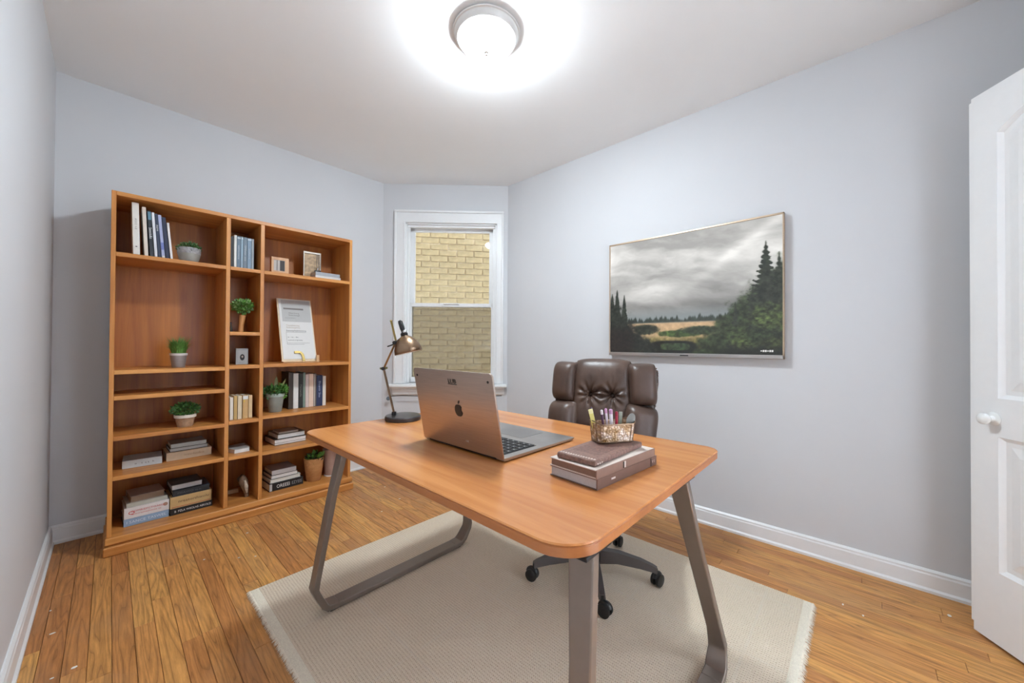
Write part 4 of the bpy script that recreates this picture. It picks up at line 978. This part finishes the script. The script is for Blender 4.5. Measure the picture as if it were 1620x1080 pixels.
MB().sphere((.006, -.008, .408), .0095, 12, 8).build('swivel_knob', CHROME, dl)

# ------------------------------------------------------------------ office chair
CA = R(-71)
ch = thing('office_chair', 'brown tufted leather office chair with winged back behind the desk', 'office chair', (1.572, .934, RT), 0)
CT = Matrix.Rotation(CA, 4, 'Z')
for k in range(5):
    a = R(3+72*k); Mk = Matrix.Rotation(a, 4, 'Z')
    m = MB(); st_ = [(.03, .088, .026, .030), (.12, .098, .022, .024), (.22, .090, .018, .018), (.272, .080, .016, .013), (.290, .074, .014, .011)]
    vs = []; fs = []
    for (x, z_, hw, hh) in st_: vs += [(x, -hw, z_-hh), (x, hw, z_-hh), (x, hw*.7, z_+hh), (x, -hw*.7, z_+hh)]
    for i in range(len(st_)-1):
        for j in range(4): jn = (j+1) % 4; fs.append((4*i+j, 4*i+jn, 4*i+4+jn, 4*i+4+j))
    fs += [(3, 2, 1, 0), tuple(4*(len(st_)-1)+j for j in range(4))]
    arm = m.add(vs, fs, Mk).build('base_arm', plain((92, 86, 84), .4, .4, .04), ch)
    cs = MB().tube([(.285, 0, .080), (.285, 0, .045)], .008, 10, Mk).build('caster', BLACK, ch)
    sw = random.uniform(-60, 60)
    Wm = Mk @ Matrix.Translation((.285, 0, .028)) @ Matrix.Rotation(R(sw), 4, 'Z')
    for s_ in (-1, 1): MB().lathe([(0, -.009), (.022, -.009), (.0268, -.006), (.0275, 0), (.0268, .006), (.02, .009), (0, .009)], 20, Wm @ Matrix.Translation((.012, s_*.0125, 0)) @ Matrix.Rotation(R(90), 4, 'X')).build('wheel', BLACK, cs)
    MB().tube([(0.012+.02*math.cos(R(t_)), 0, .020*math.sin(R(t_))+.006) for t_ in range(10, 175, 20)], .011, 8, Wm).build('hood', BLACK, cs)
MB().lathe([(0, .055), (.045, .055), (.050, .07), (.046, .118), (.034, .128), (0, .13)], 28).build('hub', DARKM, ch)
MB().lathe([(0, .12), (.027, .12), (.027, .26), (.018, .26), (.018, .40), (0, .40)], 20).build('gas_lift', DARKM, ch)
MB().rbox(-.11, .11, -.12, .14, .385, .425, .012, 2, CT).build('tilt_plate', DARKM, ch)
def cushion(w_, h_, d_, fn=None, nu=28, nv=28, ex=5.0, back=.25):
    """pillow in local (x, z) facing -Y; fn adds depth dips on the face"""
    vs = []; fs = []
    for side in (0, 1):
        for j in range(nv+1):
            for i in range(nu+1):
                u = -1+2*i/nu; v = -1+2*j/nv
                uu = math.sin(u*math.pi/2)*.35+u*.65; vv = math.sin(v*math.pi/2)*.35+v*.65
                x = uu*w_/2; z_ = vv*h_/2
                e = max(0, (1-abs(uu)**ex))*max(0, (1-abs(vv)**ex)); e = e**.5
                rx = 1-.10*(abs(vv)**6); x *= rx; z_ *= 1-.07*abs(uu)**4
                y_ = (-d_*e if side == 0 else d_*back*e)
                if fn and side == 0: y_ += fn(uu, vv)*e
                vs.append((x, y_, z_))
    q = (nu+1)*(nv+1)
    for j in range(nv):
        for i in range(nu):
            a = j*(nu+1)+i; fs.append((a, a+1, a+nu+2, a+nu+1)); fs.append((q+a, q+a+nu+1, q+a+nu+2, q+a+1))
    return vs, fs
def tuft(u, v):
    d = 0
    for (cx, cy) in ((-.37, .02), (.37, .02)):
        dx, dy = (u-cx)*.14, (v-cy)*.19; r_ = math.hypot(dx, dy); a = math.atan2(dy, dx)
        d += .030*math.exp(-(r_/.020)**2)+.010*math.exp(-(r_/.05)**2)
        # radiating folds below and above the button
        d += .0075*math.cos(9*a+1.2)*math.exp(-((r_-.035)/.028)**2)
        d += .010*math.exp(-(dx/.006)**2)*(1 if dy > 0 else .6)*math.exp(-(dy/.075)**2)
    arc = abs(v-(.02+.12*math.cos(u*4.0)))*.19
    if abs(u) < .40: d += .010*math.exp(-(arc/.008)**2)
    d += .0012*math.sin(u*21+v*2+2*math.sin(u*5))*max(0, v)*max(0, 1-v*v)
    return d
def pad(name, w_, h_, d_, M, fn=None, nu=28, nv=28, ex=5.0, par=ch):
    vs, fs = cushion(w_, h_, d_, fn, nu, nv, ex)
    mb = MB().add(vs, fs, M); o = mb.build(name, LEATHER, par, angle=60)
    bm = bmesh.new(); bm.from_mesh(o.data); bmesh.ops.remove_doubles(bm, verts=bm.verts, dist=.0002); bm.to_mesh(o.data); bm.free()
    return o
BKM = CT @ Matrix.Translation((0, .265, .52)) @ Matrix.Rotation(R(-7), 4, 'X')      # backrest frame, z=0 at its foot
shell = MB()
prof_ = [(-.250, .06), (.250, .06), (.266, .25), (.280, .36), (.278, .425), (.25, .452), (.15, .462), (0, .468), (-.15, .462), (-.25, .452), (-.278, .425), (-.280, .36), (-.266, .25)]
sh_ = shell.prism(prof_, -.040, .045, 'y', BKM).build('back_shell', plain((78, 66, 62), .42, 0, .05), ch)
bv = sh_.modifiers.new('edge', 'BEVEL'); bv.width = .012; bv.segments = 3; bv.limit_method = 'ANGLE'; bv.angle_limit = R(50)
pad('back_cushion', .318, .405, .072, BKM @ Matrix.Translation((0, -.034, .282)), tuft, 72, 84, 4)
for s_ in (-1, 1):
    pad('wing_cushion', .142, .222, .066, BKM @ Matrix.Translation((s_*.204, -.042, .352)) @ Matrix.Rotation(R(s_*16), 4, 'Z') @ Matrix.Rotation(R(-s_*3), 4, 'Y'), None, 24, 28, 4)
    pad('side_bolster', .170, .235, .080, BKM @ Matrix.Translation((s_*.196-.006, -.052, .128)) @ Matrix.Rotation(R(s_*24), 4, 'Z') @ Matrix.Rotation(R(s_*3+4), 4, 'Y'), None, 24, 28, 4)
for s_ in (-1, 1): MB().sphere((0, 0, 0), (.008, .004, .008), 12, 8, BKM @ Matrix.Translation((s_*.0588, -.070, .286))).build('button', plain((50, 36, 30), .4), ch)
m = MB()
for i in range(16): m.sphere((0, 0, 0), (.0042, .0042, .0042), 8, 5, BKM @ Matrix.Translation((.268+.0009*i-.0012*max(0, i-12)**2, -.042, .245+i*.0128)))
m.build('stud_trim', brushed((120, 104, 92), .3), ch)
pad('seat', .52, .50, .085, CT @ Matrix.Translation((0, -.005, .44)) @ Matrix.Rotation(R(-90), 4, 'X'), None, 28, 28, 5)
MB().rbox(-.245, .245, -.23, .235, .424, .446, .01, 2, CT).build('seat_pan', DARKM, ch)
MB().rbox(-.05, .05, .20, .30, .40, .60, .008, 2, CT).build('back_bracket', DARKM, ch)

# ------------------------------------------------------------------ wall screen
Y0, Y1, Z0, Z1 = .2935, 1.327, 1.020, 1.8145
tv = thing('television', 'flat gold framed screen showing a cloudy lake landscape on right wall', 'television', (XR, (Y0+Y1)/2, Z0), 0)
W2 = (Y1-Y0)/2; HH = Z1-Z0
m = MB().rbox(-.036, -.003, -W2+.012, W2-.012, .012, HH-.012, .004); m.build('housing', DARKM, tv)
m = MB(); f = .0075
m.rbox(-.044, -.012, -W2, -W2+f, 0, HH, .0015).rbox(-.044, -.012, W2-f, W2, 0, HH, .0015).rbox(-.044, -.012, -W2, W2, HH-f*1.4, HH, .0015); m.build('frame', brushed((206, 184, 160), .35), tv)
m = MB().rbox(-.044, -.012, -W2, W2, 0, .022, .002); m.build('lower_bar', brushed((200, 198, 196), .35), tv)
MB().box(-.0452, -.0438, -.028, .022, .006, .012).build('maker_mark', BLACK, tv)
# the picture shown on the screen, painted per vertex on a fine grid
def picture(nx, ny):
    rs = np.random.RandomState(5)
    def vn(u, v, fx_, fy_, seed):
        g = np.random.RandomState(seed).rand(int(fy_)+3, int(fx_)+3); x = u*fx_; y = v*fy_; i = np.clip(x.astype(int), 0, int(fx_)+1); j = np.clip(y.astype(int), 0, int(fy_)+1)
        a = x-i; b_ = y-j; a = a*a*(3-2*a); b_ = b_*b_*(3-2*b_)
        return (g[j, i]*(1-a)+g[j, i+1]*a)*(1-b_)+(g[j+1, i]*(1-a)+g[j+1, i+1]*a)*b_
    def fbm(u, v, fx_, fy_, seed, o=5):
        s_ = 0; am = 1; tt_ = 0
        for k in range(o): s_ = s_+am*vn(np.clip(u, 0, 1), np.clip(v, 0, 1), fx_*2**k, fy_*2**k, seed+k); tt_ += am; am *= .55
        return s_/tt_
    V, U = np.meshgrid(np.linspace(0, 1, ny), np.linspace(0, 1, nx), indexing='ij')
    wx = U+.12*(fbm(U, V, 3, 4, 11)-.5); wy = V+.16*(fbm(U, V, 3, 5, 21)-.5)+.18*(U-.4)
    c = fbm(wx*.8+.1, np.clip(wy*.8+.05, 0, 1), 3, 7, 31, 6)
    c = np.clip((c-.28)/.46, 0, 1)
    base = 168+66*np.clip((V-.33)/.4, 0, 1)
    g = base*(.72+.36*c)
    band = np.exp(-((V-.40)/.05)**2); g = g*(1-.18*band)
    streak = np.exp(-(((V-.33)-(U-.35)*.95-.05)/.05)**2)*np.clip((U-.45)*4, 0, 1); g = g+28*streak*(V > .4)
    g = np.clip(g, 90, 240)
    img = np.stack([g, g*.995, g*.98], -1)
    haze = np.clip((.40-V)/.1, 0, 1)[..., None]; img = img*(1-haze)+np.array([132, 140, 142.])*haze
    def over(mask, col, var=.3, seed=50, fx_=60, fy_=50):
        n_ = fbm(U, V, fx_, fy_, seed, 3); t_ = (1-var+2*var*n_)[..., None]
        m_ = np.clip(mask, 0, 1)[..., None]
        return img*(1-m_)+np.array(col, float)*t_*m_
    edge = lambda x: 1/(1+np.exp(-np.clip(x, -40, 40)))
    rough = fbm(U, V*0, 70, 1, 60, 4)
    img = over(edge((.262+.02*0-V)*260), (196, 164, 126), .12, 70)                                # tan field and water
    img = over(edge((.285+.05*(rough-.5)*1.6+.012-V)*300)*edge((V-.262)*400), (52, 60, 54), .3, 71)  # far tree line
    img = over(edge((.13-V+.03*(fbm(U, V*0, 6, 1, 61)-.5))*90)*edge((U-.22)*60), (112, 104, 60), .5, 72)
    def ell(cx, cy, rx, ry, k=14): return edge((1-((U-cx)/rx)**2-((V-cy)/ry)**2)*k*.6+9*(fbm(U, V, 34, 34, 62)-.5))
    img = over(ell(.255, .205, .085, .045), (42, 46, 34), .5, 73); img = over(ell(.47, .165, .13, .03), (62, 80, 40), .6, 74); img = over(ell(.60, .19, .12, .035), (46, 56, 40), .5, 75)
    img = over(edge((1-((U-.43)/.155)**4-((V-.0)/.105)**4)*12), (22, 24, 22), .4, 76)
    img = over(edge((1-((U-.445)/.09)**4-((V-.055)/.03)**4)*10), (52, 66, 44), .5, 77)
    def canopy(lo, hi, top, seed, col, k=55, sp=.09):
        r_ = fbm(U, V, 26, 22, seed, 4)
        return over(edge((top+sp*(r_-.5)*2-V)*k), col, .75, seed+5, 46, 40)
    left = np.where(U < .2, .47-1.3*U, .47-.26-(U-.2)*1.2)
    img = canopy(0, .3, left, 80, (30, 34, 28))
    for cx, tp_, wd in ((.052, .585, .030), (.105, .53, .026), (.015, .55, .03)):
        t_ = np.clip((tp_-V)/.28, 0, 1); fr_ = .65+.7*fbm(U, V, 50, 60, 85+int(cx*100), 3)
        img = over(edge((wd*(t_**.8)*fr_-np.abs(U-cx))*900)*(V < tp_), (34, 40, 32), .6, 90)
    img = over(edge((.17-U)*60)*edge((.22-V)*40), (30, 24, 20), .5, 91)
    right = .30+np.clip((U-.66)/.34, -1, 1)*.50-np.clip((U-.93)/.07, 0, 1)*.02
    img = canopy(.6, 1, right-.1, 100, (44, 54, 34), 50, .11)
    for cx, tp_, wd, sd in ((.925, .83, .078, 7), (.985, .74, .06, 9), (.865, .52, .05, 11), (.78, .40, .05, 13)):
        t_ = np.clip((tp_-V)/.42, 0, 1); br = .45+.55*np.abs(np.sin(V*85+3*(U-cx)*10+sd)); fr_ = .55+.9*fbm(U, V, 60, 70, 110+sd, 3)
        img = over(edge((wd*t_*br*fr_-np.abs(U-cx))*700)*(V < tp_), (38, 44, 34), .6, 120+sd)
    for cx, cy, rx, ry, col in ((.95, .27, .11, .09, (64, 76, 40)), (.83, .10, .07, .06, (68, 80, 42)), (.90, .14, .07, .05, (40, 50, 30)), (.78, .17, .06, .05, (50, 60, 34)), (.96, .08, .06, .05, (56, 64, 34))):
        img = over(ell(cx, cy, rx, ry, 7), col, .9, 140+int(cx*50), 60, 60)
    img = over(edge((U-.68)*40)*edge((.05-V)*60), (24, 26, 20), .5, 150)
    for k in range(6): img = over(((np.abs(U-(.905+k*.010)) < .0036)*(np.abs(V-.028) < (.004 if k in (0, 3) else .007))).astype(float), (226, 226, 222), 0, 151)
    return np.clip(img/255, 0, 1)
NX, NY = 400, 300
im = picture(NX, NY); lin_im = np.where(im <= .04045, im/12.92, ((im+.055)/1.055)**2.4)
ys = np.linspace(W2-f, -W2+f, NX); zs = np.linspace(.022, HH-f*1.4, NY)
vv = np.zeros((NY, NX, 3)); vv[..., 0] = -.0385; vv[..., 1] = ys[None, :]; vv[..., 2] = zs[:, None]
ii = np.arange(NX*NY).reshape(NY, NX)
quads = np.stack([ii[:-1, :-1], ii[:-1, 1:], ii[1:, 1:], ii[1:, :-1]], -1).reshape(-1, 4)
me = bpy.data.meshes.new('screen'); me.from_pydata(vv.reshape(-1, 3).tolist(), [], quads.tolist())
ca_ = me.color_attributes.new('picture', 'FLOAT_COLOR', 'POINT'); ca_.data.foreach_set('color', np.concatenate([lin_im.reshape(-1, 3), np.ones((NX*NY, 1))], 1).astype(np.float32).ravel())
mt, nt, b_ = nodes('screen_picture'); at = N(nt, 'ShaderNodeAttribute', attribute_name='picture')
L(nt, at.outputs['Color'], b_.inputs['Emission Color']); b_.inputs['Emission Strength'].default_value = .78; b_.inputs['Base Color'].default_value = (.02, .02, .02, 1); b_.inputs['Roughness'].default_value = .08
me.materials.append(mt); so = bpy.data.objects.new('screen', me); C.objects.link(so); so.parent = tv; so['label'] = 'picture of grey clouds over a lake with dark trees'

# ------------------------------------------------------------------ paint chips on the floor
CH = plain((240, 236, 228), .6)
for i, (x, y) in enumerate([(-.153, 2.406), (-.135, 2.213), (-.071, 1.929), (-.117, 1.919), (.334, 2.417), (.458, 2.311), (.518, 2.265), (.548, 2.577), (1.44, 2.653), (1.40, 2.374), (1.216, 2.278), (2.331, -.267), (2.12, .052), (2.09, -.01)]):
    k = random.uniform(.006, .012); a0 = random.uniform(0, 6)
    o = MB().prism([(k*random.uniform(.6, 1)*math.cos(a0+q*1.05), k*.6*random.uniform(.6, 1)*math.sin(a0+q*1.05)) for q in range(6)], 0, .0015, 'z').build('paint_chip', CH, None, smooth=False)
    o.location = (x, y, .0003)
    where = 'by the left baseboard' if x < 0 else 'in front of the bookcase' if x < .7 else 'between bookcase and rug' if y > 1 else 'near the open door'
    tag(o, 'tiny white paint chip on the oak floor '+where, 'paint chip', 'paint chips '+where)
print('planks', cnt, 'bricks', nbk)
